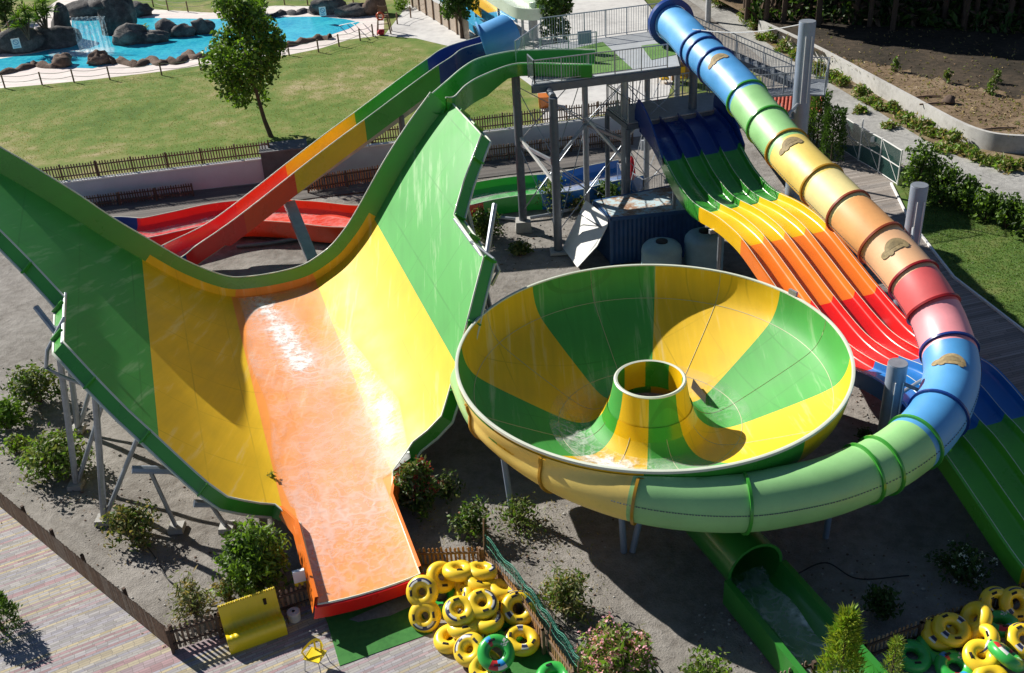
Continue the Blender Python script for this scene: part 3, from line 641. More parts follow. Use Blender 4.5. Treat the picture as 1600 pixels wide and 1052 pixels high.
for tt in (3.8, 5., 6., 7., 8., 9.):
    i = int(np.searchsorted(fpar, tt)); a = fpts[i] - V(0, 0, 1.1); k = (a - g0) @ unit(g1 - g0); MB().beam(a, g0 + unit(g1 - g0) * np.clip(k, 0, np.linalg.norm(g1 - g0)), .08, .3).build('saddle', M['dsteel'], fl)
b = at(488, 405, 0); i = int(np.searchsorted(fpar, 8.15)); MB().beam(b, fpts[i] * V(1, 1, 0) + V(0, 0, fpts[i][2] - 1.5), .55, .22).build('pillar', M['steel'], fl)
b = fpts[int(np.searchsorted(fpar, 5.2))]; MB().tube([b * V(1, 1, 0), b - V(0, 0, 1.4)], .16, 12).build('pillar', M['dsteel'], fl, 40)
P2 = []; fo = []
for p, t, f in zip(fpts, fpar, ff):
    if t < 2.2: continue
    w_ = .62 if t < 10 else .62 + (1.3 - .62) * min(1, (t - 10) / 4); d = .72 if t < 10 else .58
    for k in np.linspace(-.72, .72, 9): P2.append(p + f[1] * w_ * k - V(0, 0, d * (.97 - .06 * abs(k)))); fo.append(.55 if 11.5 < t < 13.5 or 18.6 < t < 19.6 else .22)
o = MB().grid(np.array(P2).reshape(-1, 9, 3)).build('water_film', M['film'], fl, 180); set_foam(o, np.array(fo))
# ================================================================ setting
LZ0 = 1.3
def zone(x, y): return LZ0 * (1 - min(1, max(0, (x - 11) / 7.)) ** 2 * (3 - 2 * min(1, max(0, (x - 11) / 7.))))
xs = sorted(set(list(np.linspace(-26, 26, 105)) + [-600, -200, -100, -60, -40, -32, 32, 40, 60, 100, 200, 600])); ys = sorted(set(list(np.linspace(14, 66, 105)) + [-200, -60, 0, 75, 90, 110, 150, 250, 600, 900]))
rg = np.random.default_rng(3); kk = rg.normal(size=(12, 2)) * 1.2; ph = rg.uniform(0, 6.3, 12)
def bumpy(x, y): return .018 * sum(math.sin(k[0] * x + k[1] * y + p) for k, p in zip(kk, ph)) / 2 - .05
P = [[(x, y, bumpy(x, y) if abs(x) < 30 and 12 < y < 66 else -.05) for x in xs] for y in ys]
SOIL = ground_mat('grey_sandy_soil', [(.165, .15, .135), (.25, .233, .215), (.325, .305, .285)], .35, 2.6, 16., .95, 1., .10)
MB().grid(P, flip=False).build('ground', SOIL, None, 180, 'structure')
def sheet(name, px, z, mat, world=None, zs=None):
    pts = world if world is not None else [at(x, y, z) for x, y in px]
    mb = MB(); k = len(pts)
    ar = sum(pts[i][0] * pts[(i + 1) % k][1] - pts[(i + 1) % k][0] * pts[i][1] for i in range(k))
    if ar < 0: pts = pts[::-1]
    mb.add([(p[0], p[1], z) for p in pts], [tuple(range(k))]); return mb.build(name, mat, None, None, 'structure')
WL0 = at(130, 318, 0); WL1 = at(740, 243, 0); wd = unit((WL1 - WL0) * V(1, 1, 0)); wn = V(-wd[1], wd[0], 0)
def wpt(x, off=0., z=0.): p = WL0 * V(1, 1, 0) + wd * ((x - WL0[0]) / wd[0]) + wn * off; p[2] = z; return p
GRASS = ground_mat('lawn_grass', [(.075, .138, .022), (.118, .185, .034), (.20, .215, .065), (.36, .30, .17)], .14, .9, 18., .95, .8, .04)
xl = [-90, -60, -45] + list(np.linspace(-34, 20, 40)); P = [[(lambda q: (q[0], q[1], zone(q[0], q[1]) - (.06 if x > 17.9 else 0)))(wpt(x, o)) for x in xl] for o in [.02, 1, 2.5, 4, 6, 8, 10, 12, 15, 18, 22, 27, 33, 40, 50, 70, 110]]
MB().grid(P).build('lawn', GRASS, None, 180, 'structure')
# grass blades in tufts over the lawn: nobody could count them
def blades(name, poly, z, n, h, mats, seed, w=.02):
    rg = np.random.default_rng(seed); poly = np.array(poly)[:, :2]; lo = poly.min(0); hi = poly.max(0); pts = []
    while len(pts) < n:
        p = rg.uniform(lo, hi); ins = False; k = len(poly)
        for i in range(k):
            a, b = poly[i], poly[(i + 1) % k]
            if (a[1] > p[1]) != (b[1] > p[1]) and p[0] < (b[0] - a[0]) * (p[1] - a[1]) / (b[1] - a[1]) + a[0]: ins = not ins
        if ins: pts.append(p)
    mb = MB(); vs = []; fs = []
    for i, p in enumerate(pts):
        a = rg.uniform(0, 6.28); d = V(math.cos(a), math.sin(a), 0) * w; t = V(rg.normal() * h * .4, rg.normal() * h * .4, h * rg.uniform(.5, 1.2)); q = V(p[0], p[1], z)
        vs += [q - d, q + d, q + t]; fs.append((3 * i, 3 * i + 1, 3 * i + 2))
    mb.add(vs, fs, list(rg.integers(0, len(mats), n))); return tag(mb.build(name, mats, None, None, 'stuff'))
o = blades('grass', [at(*p, LZ0) for p in ((-20, 145), (330, 105), (600, 62), (820, 150), (820, 175), (560, 215), (20, 255), (-20, 258))], LZ0, 24000, .05, [M['leaf'], M['leafy'], M['dry'], M['dry']], 5, .022)
tag(o, 'short summer grass, green with straw-coloured dry patches, on the lawn beyond the picket fence', 'grass')
# pale pavements beyond the wall
PAVE = ground_mat('pale_concrete', [(.42, .41, .40), (.54, .53, .52), (.62, .61, .59)], .3, 2., 20., .9, .2, .01)
sheet('pavement', [(600, 56), (650, 60), (700, 72), (745, 86), (800, 112), (838, 140), (850, 192), (960, 176), (1040, 165), (1062, 90), (1040, 40), (985, -25), (640, -25), (628, 20)], LZ0 + .006, PAVE)
DECKW = rows_mat('pool_deck_tiles', R(-8), .55, 1.1, [(.66, .60, .57), (.70, .66, .62), (.68, .60, .58)], .03, (.5, .42, .40), .8, .1)
sheet('pool_deck', [(-60, 146), (0, 138), (60, 133), (130, 126), (250, 112), (330, 100), (400, 92), (455, 85), (500, 76), (545, 62), (600, 55), (600, 20), (560, 14), (500, 10), (430, 9), (330, 20), (225, 14), (180, 0), (110, -12), (60, 20), (30, 45), (-60, 60)], LZ0 + .004, DECKW)
def water_mat(name, c1, c2):
    t = NT(name); v = t.coord(); n1 = t.noise(v, .5, 4); n2 = t.noise(v, 3.2, 5); n3 = t.noise(v, 9., 4)
    col = t.ramp(t.math('ADD', t.math('MULTIPLY', n1, .5), t.math('MULTIPLY', n2, .5)), [(.35, c1), (.62, c2)])
    return t.done(t.pbr(col, .12, t.bump(t.math('ADD', n2, t.math('MULTIPLY', n3, .5)), .55, .05), .5))
sheet('water', [(-60, 116), (0, 113), (25, 108), (55, 101), (90, 105), (145, 107), (175, 99), (215, 103), (245, 100), (280, 95), (330, 86), (390, 80), (430, 73), (470, 66), (500, 60), (545, 45), (562, 35), (540, 30), (500, 26), (430, 27), (330, 30), (225, 28), (190, 25), (165, 26), (112, 30), (112, 68), (60, 82), (0, 92), (-60, 98)], LZ0 + .012, water_mat('pool_water', (.015, .34, .56), (.07, .60, .74)))
# gravel road, verge and dirt field on the right
GRAV = ground_mat('grey_gravel', [(.24, .235, .225), (.35, .345, .33), (.44, .43, .41)], .3, 3., 26., .95, 1., .06)
sheet('verge', [(1100, -30), (1160, -30), (1190, 40), (1375, 140), (1450, 190), (1525, 232), (1660, 246), (1660, 320), (1500, 262), (1400, 222), (1330, 170), (1270, 122), (1180, 60)], .012, ground_mat('brown_verge', [(.12, .09, .05), (.20, .15, .09), (.30, .25, .17)], .5, 2.5, 14., .95, .9, .06))
sheet('gravel_road', [(1030, -30), (1125, -30), (1180, 54), (1240, 96), (1300, 132), (1375, 176), (1440, 216), (1500, 246), (1560, 258), (1660, 278), (1660, 380), (1600, 352), (1500, 305), (1420, 264), (1300, 180), (1200, 100), (1150, 60), (1090, 10)], .02, GRAV)
FB = [(1186, 52), (1270, 92), (1375, 150), (1450, 192), (1490, 214), (1525, 229), (1560, 237), (1610, 240), (1700, 243)]
fb = [at(x, y, 0) for x, y in FB]; FZ = .9
DIRT = ground_mat('brown_dirt_field', [(.10, .07, .04), (.19, .135, .085), (.29, .22, .15)], .25, 2.2, 14., .95, 1., .08)
fw = spline(fb, 4)[0]
pts = [tuple(p[:2]) for p in fw] + [(90, 40), (200, 60), (200, 200), (20, 200), (fw[0][0] - 12, fw[0][1] + 60)]
mb = MB(); mb.add([(p[0], p[1], FZ) for p in pts], [tuple(range(len(pts)))]); o = mb.build('dirt_field', DIRT, None, None, 'structure')
fo_ = empty('boundary_wall', fb[4], 'long low pale concrete wall curving along the gravel road below the dirt field', 'wall'); P = []
for p, f in zip(fw, frames(fw)): s_ = -f[1] * .11; P.append([p + s_ * -1 + V(0, 0, -.06), p - s_ + V(0, 0, FZ + .12), p + s_ + V(0, 0, FZ + .12), p + s_ + V(0, 0, -.06)])
MB().grid(P).build('wall_body', ground_mat('stained_concrete', [(.34, .33, .31), (.45, .44, .42), (.52, .51, .49)], .6, 3., 14., .9, .3, .02), fo_, 40)
# boardwalk, right-hand lawn, coloured paving, strip of boards by the wall
DK = rows_mat('boardwalk_boards', R(15), .14, 2.4, [(.27, .235, .21), (.32, .28, .25), (.36, .32, .29), (.30, .27, .25)], .09, (.07, .06, .055), .85, .3)
sheet('boardwalk', [(1185, 218), (1240, 225), (1310, 228), (1395, 285), (1420, 345), (1490, 435), (1600, 520), (1680, 585), (1680, 720), (1560, 640), (1470, 540), (1380, 470), (1300, 390), (1240, 330)], .016, DK)
sheet('side_lawn', [(1395, 285), (1412, 262), (1500, 300), (1600, 355), (1720, 400), (1720, 612), (1600, 520), (1490, 435), (1420, 345)], .02, ground_mat('side_lawn_grass', [(.05, .095, .02), (.085, .15, .03), (.15, .17, .055)], .25, 1.5, 18., .95, .8, .04))
blk = [at(*p, .02) for p in ((1405, 290), (1500, 310), (1600, 365), (1660, 400), (1660, 560), (1490, 430))]
tag(blades('grass', blk, .02, 9000, .06, [M['leaf'], M['leafy'], M['leafd']], 8, .022), 'mown green grass of the lawn at the right edge beside the boardwalk', 'grass')
kb = empty('edge_kerb', at(1490, 435), 'thin white painted kerb between the boardwalk and the right-hand lawn', 'kerb')
kp = [at(*p, 0) for p in ((1392, 288), (1420, 345), (1490, 435), (1600, 520), (1680, 582))]
for a, b in zip(kp[:-1], kp[1:]): MB().beam(a + V(0, 0, .05), b + V(0, 0, .05), .09, .12).build('kerb_length', M['white'], kb)
pa = at(20, 1000, 0); pb = at(170, 944, 0); pang = math.atan2(pb[1] - pa[1], pb[0] - pa[0])
PV = rows_mat('striped_pavers', pang, .088, .30, [(.34, .325, .345), (.37, .24, .255), (.37, .35, .34), (.46, .39, .25), (.33, .32, .36), (.40, .38, .35), (.35, .27, .29), (.35, .34, .33), (.43, .375, .27), (.37, .355, .36)], .10, (.17, .15, .14), .8, .30)
sheet('paving', [(-80, 735), (0, 792), (135, 905), (271, 1017), (400, 972), (500, 938), (660, 886), (757, 893), (815, 960), (900, 1085), (900, 1160), (-80, 1160)], .014, PV)
sheet('paving', [(1330, 1075), (1350, 1032), (1430, 1000), (1620, 932), (1700, 905), (1700, 1150), (1330, 1150)], .014, rows_mat('grey_pavers', pang, .115, .34, [(.36, .34, .36), (.34, .33, .35), (.40, .37, .36)], .07, (.18, .17, .16)))
sheet('wall_boards', [(40, 322), (440, 285), (600, 268), (985, 226), (985, 250), (600, 296), (400, 320), (150, 350), (40, 362)], .016, rows_mat('lower_boards', math.atan2(wd[1], wd[0]), .14, 2.4, [(.12, .11, .105), (.16, .145, .135), (.14, .13, .125)], .08, (.04, .04, .04)))
# mats at the run-out
def mat_thing(name, px, z, m, label, cat, h=.012):
    pts = [at(x, y, z) for x, y in px]; mb = MB(); mb.prism(pts, z, z + h); return tag(mb.build(name, m), label, cat)
mat_thing('turf_mat', [(500, 947), (640, 921), (652, 945), (676, 989), (531, 1041), (512, 975)], .016, M['turf'], 'green artificial turf mat on the paving below the orange run-out', 'mat', .016)
mat_thing('rubber_mat', [(545, 968), (640, 926), (648, 945), (610, 962), (560, 972)], .036, plain('grey_rubber_mat', (.16, .18, .19), .9, .3, 9.), 'worn grey rubber mat on the green turf at the foot of the orange run-out', 'mat', .008)
mat_thing('turf_mat', [(790, 1010), (850, 1000), (880, 1052), (890, 1090), (790, 1090)], .016, M['turf'], 'green turf mat under the tubes beside the netted fence', 'mat')
# small stones and dead leaves on the soil
rg = np.random.default_rng(21); mb = MB(); n = 0
zone_px = [(0, 560, 240, 790), (130, 760, 420, 950), (640, 760, 960, 1040), (780, 350, 900, 420), (1150, 850, 1450, 960), (1330, 600, 1400, 720), (1080, 940, 1240, 1040)]
for i in range(900):
    q = zone_px[rg.integers(len(zone_px))]; p = at(rg.uniform(q[0], q[2]), rg.uniform(q[1], q[3]), 0); r_ = rg.uniform(.012, .05) * (1.6 if rg.random() < .06 else 1)
    p[2] = bumpy(p[0], p[1]) + r_ * .3; mb.blob(p, (r_, r_ * rg.uniform(.6, 1), r_ * .6), 3, int(rg.integers(0, 3)), .1, i)
tag(mb.build('stones', [SOIL, M['concrete'], M['brownrock']], None, 60), 'scattered small stones and crumbs on the grey soil', 'stones', None, 'stuff')
for k, (pl, lb) in enumerate((([(868, 975), (890, 985), (912, 994), (935, 1004), (958, 1030)], 'thin black irrigation hose on the pale soil beside the green netting'), ([(150, 790), (190, 812), (240, 868), (262, 905), (300, 928)], 'thin black irrigation hose between the olive shrub and the long picket fence'), ([(1240, 900), (1290, 880), (1340, 905), (1420, 900)], 'thin black irrigation hose on the soil in the shade right of the exit flume'))):
    hs_, _ = spline([at(x, y, .03) for x, y in pl], 8); hs_[:, 2] += .03 * np.sin(np.arange(len(hs_)) * .7) ** 2 * 0 + .015; tag(MB().tube(hs_, .02, 6).build('irrigation_hose', M['black'], None, 60), lb, 'hose')
C = []; rg = np.random.default_rng(77)
for q in ((62, 640, 90), (92, 752, 130), (212, 845, 90), (408, 925, 110), (655, 800, 90), (742, 842, 80), (815, 828, 80), (880, 962, 120), (305, 962, 80), (757, 380, 60), (1500, 912, 60), (820, 400, 60), (640, 1000, 0)):
    for i in range(q[2]): C.append(at(q[0] + rg.normal() * 42, q[1] + rg.normal() * 22 + 6, .0) + V(0, 0, .02 + rg.uniform(0, .02)))
mb = MB(); vs = []; fs = []
for i, c in enumerate(C):
    a = rg.uniform(0, 6.28); u = V(math.cos(a), math.sin(a), rg.normal() * .25) * rg.uniform(.03, .06); w_ = V(-math.sin(a), math.cos(a), rg.normal() * .3) * .02; vs += [c - u, c + w_, c + u, c - w_]; fs.append((4 * i, 4 * i + 1, 4 * i + 2, 4 * i + 3))
mb.add(vs, fs, list(rg.integers(0, 3, len(fs)))); tag(mb.build('dead_leaves', [M['dry'], plain('brown_dead_leaf', (.16, .10, .06), .9, .4), M['leafgrey']], None), 'dead leaves scattered on the soil round the shrubs', 'dead leaves', None, 'stuff')
# ---------------------------------------------------------------- retaining wall, block, fences
rw_ = empty('retaining_wall', wpt(-14), 'long white rendered retaining wall under the brown picket fence, behind the slides', 'wall')
mb = MB(); a = wpt(-40); b = wpt(10.5)
mb.box((a + b) / 2 + wn * .06 + V(0, 0, .6), (np.linalg.norm(b - a), .22, 1.4), (wd, wn, V(0, 0, 1))); mb.build('wall_body', M['wallwhite'], rw_)
x = -40.
mb = MB()
while x < 10:
    mb.box((wpt(x) + wpt(x + 2.3)) / 2 + wn * .06 + V(0, 0, 1.345), (np.linalg.norm(wpt(x + 2.27) - wpt(x)), .34, .07), (wd, wn, V(0, 0, 1))); x += 2.32
mb.build('coping', M['white'], rw_)
bk = empty('concrete_block', at(468, 250, 0), 'dark grey concrete block standing at the gap in the picket fence by the tree', 'block')
c = wpt(at(462, 250, 0)[0], -.1); mb = MB(); mb.box(c + V(0, 0, .85) + wn * .6, (2.6, 1.5, 1.75), (wd, wn, V(0, 0, 1)), 0, .98); mb.build('block_body', plain('dark_concrete', (.10, .105, .115), .85, .3, 2.), bk)
mb = MB(); mb.box(c + V(0, 0, 1.76) + wn * .6, (2.7, 1.6, .09), (wd, wn, V(0, 0, 1))); mb.build('block_cap', plain('concrete_cap_painted_shade', (.13, .135, .145), .85, .3, 2.), bk)  # the tree's shadow on the top is put into the cap's dark colour
def picket_fence(path, h, label, mats=('wood', 'dwood'), gap=.115, wdt=.07, seed=1, post=2.0, inward=1, cat='fence', group='picket fences'):
    rg = np.random.default_rng(seed); path = [np.array(p, float) for p in path]; t = empty('picket_fence', path[0], label, cat, group); mb = MB(); mr = MB()
    for a, b in zip(path[:-1], path[1:]):
        L = np.linalg.norm(b - a); u = (b - a) / L; n_ = unit(np.cross(u, V(0, 0, 1))) * inward; n = int(L / gap)
        for i in range(n):
            q = a + u * (i + .5) * gap; hh = h * rg.uniform(.97, 1.03); w2 = wdt * rg.uniform(.92, 1.05) / 2; ln = u * rg.normal() * .012; z0 = V(0, 0, .05); th = n_ * .011
            vs = []
            for sg in (-1, 1): vs += [q - u * w2 + z0 + th * sg, q + u * w2 + z0 + th * sg, q + u * w2 + V(0, 0, hh - .04) + ln + th * sg, q + V(0, 0, hh) + ln + th * sg, q - u * w2 + V(0, 0, hh - .04) + ln + th * sg]
            mb.add(vs, [(4, 3, 2, 1, 0), (5, 6, 7, 8, 9), (0, 1, 6, 5), (1, 2, 7, 6), (2, 3, 8, 7), (3, 4, 9, 8), (4, 0, 5, 9)], 0 if rg.random() < .7 else 1)
        for z in (.28 * h, .78 * h): mr.beam(a + n_ * .035 + V(0, 0, z), b + n_ * .035 + V(0, 0, z), .035, .07)
        k = max(1, round(L / post))
        for i in range(k + 1):
            q = a + u * (L * i / k) + n_ * .10; m2 = MB(); m2.box(q + V(0, 0, h * .5), (.09, .09, h * 1.02), (u, n_, V(0, 0, 1))); m2.build('post', M[mats[1]], t)
    w1 = M[mats[0]]; mb.build('picket_slats', [w1, M['wood3']], t); mr.build('rails', M[mats[1]], t); return t
M['wood3'] = plain('greyer_weathered_wood', (.25, .19, .14), .85, .35, 5., 0, .3)
def wl_at(px, y): return wpt(at(px, y, LZ0)[0], .28, LZ0)
picket_fence([wl_at(-60, 272), wl_at(25, 262), wl_at(432, 228)], .95, 'brown picket fence on the white retaining wall, left of the tree gap', gap=.15, seed=2, inward=-1)
picket_fence([wl_at(588, 205), wl_at(980, 165)], .95, 'brown picket fence on the retaining wall, running behind the tower legs', gap=.15, seed=3, inward=-1)
lowoff = -1.6
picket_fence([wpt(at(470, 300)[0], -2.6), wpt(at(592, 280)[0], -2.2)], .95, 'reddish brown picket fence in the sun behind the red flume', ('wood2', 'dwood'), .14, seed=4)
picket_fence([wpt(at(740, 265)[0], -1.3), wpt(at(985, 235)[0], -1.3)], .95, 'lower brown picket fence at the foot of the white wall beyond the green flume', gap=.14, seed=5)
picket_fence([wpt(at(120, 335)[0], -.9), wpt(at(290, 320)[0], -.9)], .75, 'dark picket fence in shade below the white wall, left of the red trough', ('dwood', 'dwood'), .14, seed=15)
picket_fence([at(-70, 735), at(0, 792), at(135, 905), at(271, 1017)], .9, 'long weathered picket fence between the striped paving and the grey soil', seed=6, gap=.088, post=1.9, inward=-1)
picket_fence([at(271, 1017), at(345, 993), at(420, 968), at(492, 944)], .9, 'short picket fence behind the yellow seat, casting striped shadows on the paving', seed=7, gap=.14)
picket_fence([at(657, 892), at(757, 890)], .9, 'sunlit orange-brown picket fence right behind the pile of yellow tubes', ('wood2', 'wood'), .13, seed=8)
f6 = [at(757, 890), at(815, 962), at(855, 1020), at(900, 1085)]
picket_fence(f6, .9, 'picket fence under green netting along the right side of the yellow tubes', ('wood2', 'wood'), .13, seed=9)
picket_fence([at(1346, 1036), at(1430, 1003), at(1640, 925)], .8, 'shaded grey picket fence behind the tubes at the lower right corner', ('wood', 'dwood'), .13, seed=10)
picket_fence([at(1180, 1100), at(1264, 1064)], .8, 'grey picket fence stub at the bottom edge beside the exit flume', ('wood3', 'dwood'), .13, seed=11)
net = empty('safety_net', f6[0], 'sagging green safety netting stretched over the picket fence beside the tubes', 'netting'); mb = MB()
NN = 90; rows = []
fpx, _ = spline([f6[0], f6[1], f6[2], f6[3]], 30)
for p, f in zip(fpx, frames(fpx)):
    k = len(rows); o_ = -f[1]; sag = .10 * math.sin(k * .35)
    rows.append([p + o_ * .06 + V(0, 0, .08), p + o_ * .08 + V(0, 0, .6 + sag * .2), p + o_ * .1 + V(0, 0, 1.22 + sag * .8), p + o_ * .16 + V(0, 0, 1.2 + sag * .8), p + o_ * .36 + V(0, 0, .7 + sag * .6), p + o_ * .52 + V(0, 0, .10)])
rows = np.array(rows); rr = []
for r_ in rows: rr.append(spline(r_, 4)[0])
rr = np.array(rr)
for i in range(0, len(rr), 2): mb.tube(rr[i], .008, 3, caps=False)
for j in range(0, rr.shape[1], 2): mb.tube(rr[:, j], .008, 3, caps=False)
mb.build('net_mesh', plain('green_net_cord', (.035, .22, .15), .7), net)
for i in (0, 30, 62, 90): MB().tube([fpx[i], fpx[i] + V(.1, .05, 1.9 if i in (0,) else 1.15)], .025, 6).build('net_pole', M['wood'], net)
# ---------------------------------------------------------------- pool rocks, waterfall, rope fences
def rock(px, z, rad, label, m='rock', seed=0, amp=.16, name='rock', grp='rocks round the pool'):
    p = at(*px, z); o = MB().blob(p + V(0, 0, rad[2] * .55), rad, 12, 0, amp, seed).build(name, M[m], None, 60); return tag(o, label, 'rock', grp)
rock((-5, 82), LZ0, (2.2, .9, .75), 'dark rock at the far left of the pool, left of the small white sign', seed=1)
rock((40, 80), LZ0, (2.1, .9, 1.05), 'broad dark rock carrying the white and blue sign, left of the waterfall', seed=2)
rock((85, 73), LZ0, (2.0, .9, 1.0), 'dark rock below the spiky palms, between the sign and the waterfall', seed=3)
rock((104, 62), LZ0, (.75, .9, 1.75), 'narrow dark rock pillar holding the left end of the waterfall', seed=4)
rock((140, 22), LZ0 + .2, (2.6, 1.2, .8), 'flat grey rock shelf over which the waterfall pours', seed=5, amp=.08)
rock((190, 50), LZ0, (1.5, 1.3, 2.1), 'tall dark boulder right of the waterfall', seed=6)
rock((205, 68), LZ0, (1.3, .9, .9), 'dark boulder at the water line under the tall boulder', seed=7)
rock((178, 12), LZ0 + 1.9, (1.9, 1.2, .7), 'overhanging flat-topped rock at the top right of the waterfall', seed=8)
rock((240, 66), LZ0, (1.2, .7, .6), 'low dark rock in the middle of the pool island', seed=9)
rock((262, 56), LZ0, (.8, .7, .9), 'rounded grey rock behind the yellow-green tuft on the pool island', seed=10)
rock((287, 57), LZ0, (1., .6, .6), 'lighter grey rock near the right end of the pool island', seed=11)
rock((318, 52), LZ0, (1.0, .6, .7), 'rock at the tip of the pool island beside the tree crown', seed=12)
rock((99, 103), LZ0, (.75, .65, .6), 'round brown-grey boulder on the pool edge, left of two', 'brownrock', 13)
rock((157, 99), LZ0, (.9, .65, .6), 'round brown-grey boulder on the pool edge, right of two', 'brownrock', 14)
rock((218, 24), LZ0, (1.4, .8, .8), 'dark rock at the back of the pool, right of the waterfall top', seed=15)
rock((586, 22), LZ0, (.9, .8, 1.1), 'big brown boulder beside the wooden lifeguard chair', 'brownrock', 16)
rock((560, 24), LZ0, (1.6, .7, .6), 'low grey rock at the far pool corner, left of the brown boulder', seed=17)
rock((515, 21), LZ0, (1.7, .7, 1.0), 'dark rock behind the far pool with a small white sign', seed=18)
for k, (pl, lb) in enumerate((([(-30, 118), (0, 115), (25, 110), (50, 103), (58, 101), (75, 104), (92, 104)], 'jagged brown rock edging at the lower left of the pool'), ([(170, 100), (185, 96), (205, 100), (218, 102), (235, 93), (250, 100), (263, 96), (280, 98), (293, 84), (305, 90), (330, 86)], 'jagged brown rock edging along the near side of the pool, left of the tree'), ([(436, 73), (455, 70), (475, 65), (500, 60), (516, 60)], 'jagged brown rock edging right of the tree crown'), ([(425, 26), (448, 20), (462, 22), (480, 17), (497, 22)], 'jagged grey rock edging behind the far pool'))):
    pts = [at(x, y, LZ0 + .05) for x, y in pl]; sp_, _ = spline(pts, 5); P = []
    for i, (p, f) in enumerate(zip(sp_, frames(sp_))):
        h = .16 + .22 * abs(math.sin(i * .62 + k)) ** 3 + .05 * math.sin(i * 2.3); P.append([p - f[1] * .45 - V(0, 0, .1), p - f[1] * .28 + V(0, 0, h * .7), p + V(0, 0, h), p + f[1] * .3 + V(0, 0, h * .6), p + f[1] * .45 - V(0, 0, .1)])
    tag(MB().grid(P, flip=True).build('rock_edging', M['brownrock'] if k < 3 else M['rock'], None, 60), lb, 'rock edging', 'rock edgings of the pool')
wf0 = [at(112, 27, LZ0 + 2.6), at(164, 25, LZ0 + 2.6)]; P = []
for k in np.linspace(0, 1, 40):
    t_ = wf0[0] * (1 - k) + wf0[1] * k; row = []
    for j in range(14): q = j / 13; row.append(t_ + V(.25 * q, -.9 * math.sqrt(q) - .05 * math.sin(k * 40), -2.6 * q ** 1.3 + .0))
    P.append(row)
t = NT('falling_water'); nv_ = t.noise(t.coord(scale=(7., 7., .35)), 1., 4, .7); nw_ = t.noise(t.coord(), 5., 4)
al = t.math('MULTIPLY', t.math('SUBTRACT', t.math('ADD', t.math('MULTIPLY', nv_, .75), t.math('MULTIPLY', nw_, .25)), .42, True), 4.5, True); df = t.n('ShaderNodeBsdfDiffuse'); df.inputs['Color'].default_value = (.80, .88, .92, 1); tl = t.n('ShaderNodeBsdfTranslucent'); tl.inputs['Color'].default_value = (.7, .85, .92, 1)
ms_ = t.n('ShaderNodeMixShader'); ms_.inputs[0].default_value = .5; t.l(df.outputs[0], ms_.inputs[1]); t.l(tl.outputs[0], ms_.inputs[2]); tp_ = t.n('ShaderNodeBsdfTransparent'); mt_ = t.n('ShaderNodeMixShader'); t.l(t.math('MULTIPLY', al, .75), mt_.inputs[0]); t.l(tp_.outputs[0], mt_.inputs[1]); t.l(ms_.outputs[0], mt_.inputs[2]); M['fall'] = t.done(mt_.outputs[0])
tag(MB().grid(P).build('waterfall', M['fall'], None, 180), 'thin curtain of falling water between the dark rocks of the pool', 'waterfall')
P = []; fo = []
for i in range(12):
    for j in range(40):
        q = at(75 + 105 * j / 39, 92 - 14 * i / 11 - 6 * j / 39, LZ0 + .03); P.append(q); fo.append(1.1 * math.sin(math.pi * i / 11) * math.sin(math.pi * j / 39) ** .7)
o = MB().grid(np.array(P).reshape(12, 40, 3)).build('water', M['film'], None, 180, 'structure'); set_foam(o, np.clip(fo, 0, 1))
def sign_on(px, z, w_, h_, label, seed=0):
    p = at(*px, z); t = empty('notice_sign', p, label, 'sign'); d = unit((CAMP - p) * V(1, 1, .0)); r_ = V(-d[1], d[0], 0); up = unit(V(0, 0, 1) + d * .15)
    MB().box(p, (w_, .03, h_), (r_, -d, up)).build('board', M['sign'], t); mb = MB()
    mb.tube([p + d * .02 + (r_ * math.cos(a) + up * math.sin(a)) * h_ * .24 + up * h_ * .12 for a in np.linspace(0, 2 * math.pi, 21)[:-1]], .025, 4, closed=True)
    mb.beam(p + d * .02 - r_ * h_ * .16 + up * h_ * .28, p + d * .02 + r_ * h_ * .16 - up * h_ * .04, .03, .03); mb.build('ring_symbol', M['signblue'], t); mb = MB()
    for k in range(2): mb.box(p + d * .02 - up * h_ * (.28 + .1 * k), (w_ * .7, .01, h_ * .04), (r_, -d, up))
    mb.build('text_lines', M['signblue'], t)
M['signblue'] = plain('sign_blue', (.05, .25, .45), .5)
sign_on((25, 68), LZ0 + 1.3, .62, .78, 'small white sign with a blue ring symbol on a dark rock left of the waterfall')
sign_on((504, 18), LZ0 + 1.0, .55, .75, 'small white sign with a blue ring symbol behind the far pool')
def rope_fence(px, h, label, side=0):
    pts = [at(x, y, LZ0) for x, y in px]; t = empty('rope_fence', pts[0], label, 'fence', 'rope fences round the pool')
    for p in pts: MB().tube([p, p + V(0, 0, h)], .06, 8).build('post', M['wood'], t, 40)
    for z in (.92, .5):
        mb = MB(); q = []
        for a, b in zip(pts[:-1], pts[1:]): q += [a * (1 - k) + b * k + V(0, 0, h * z - .12 * math.sin(math.pi * k)) for k in np.linspace(0, 1, 7)[:-1]]
        mb.tube(q + [pts[-1] + V(0, 0, h * z)], .018, 5); mb.build('rope', M['rope'], t)
rope_fence([(-45, 144), (8, 138), (66, 133), (116, 129), (172, 125), (253, 118), (314, 110), (385, 98), (452, 87), (498, 82), (530, 73), (563, 64), (583, 57)], .95, 'rope fence on wooden posts along the lawn side of the pool deck')
rope_fence([(200, 6), (240, 11), (263, 17), (294, 19), (340, 12), (400, 9), (445, 8), (481, 8), (520, 10), (553, 12), (590, 12)], .95, 'rope fence on wooden posts behind the far side of the pool')
rope_fence([(-20, 66), (4, 60), (16, 52), (24, 34)], .95, 'rope fence at the far left beside the spiky palms')
rope_fence([(621, 38), (642, 28), (665, 22)], .95, 'rope fence on the grey pavement near the board fence')
hr = empty('pool_handrail', at(550, 42, LZ0), 'shiny steel handrail at the right end of the pool', 'handrail')
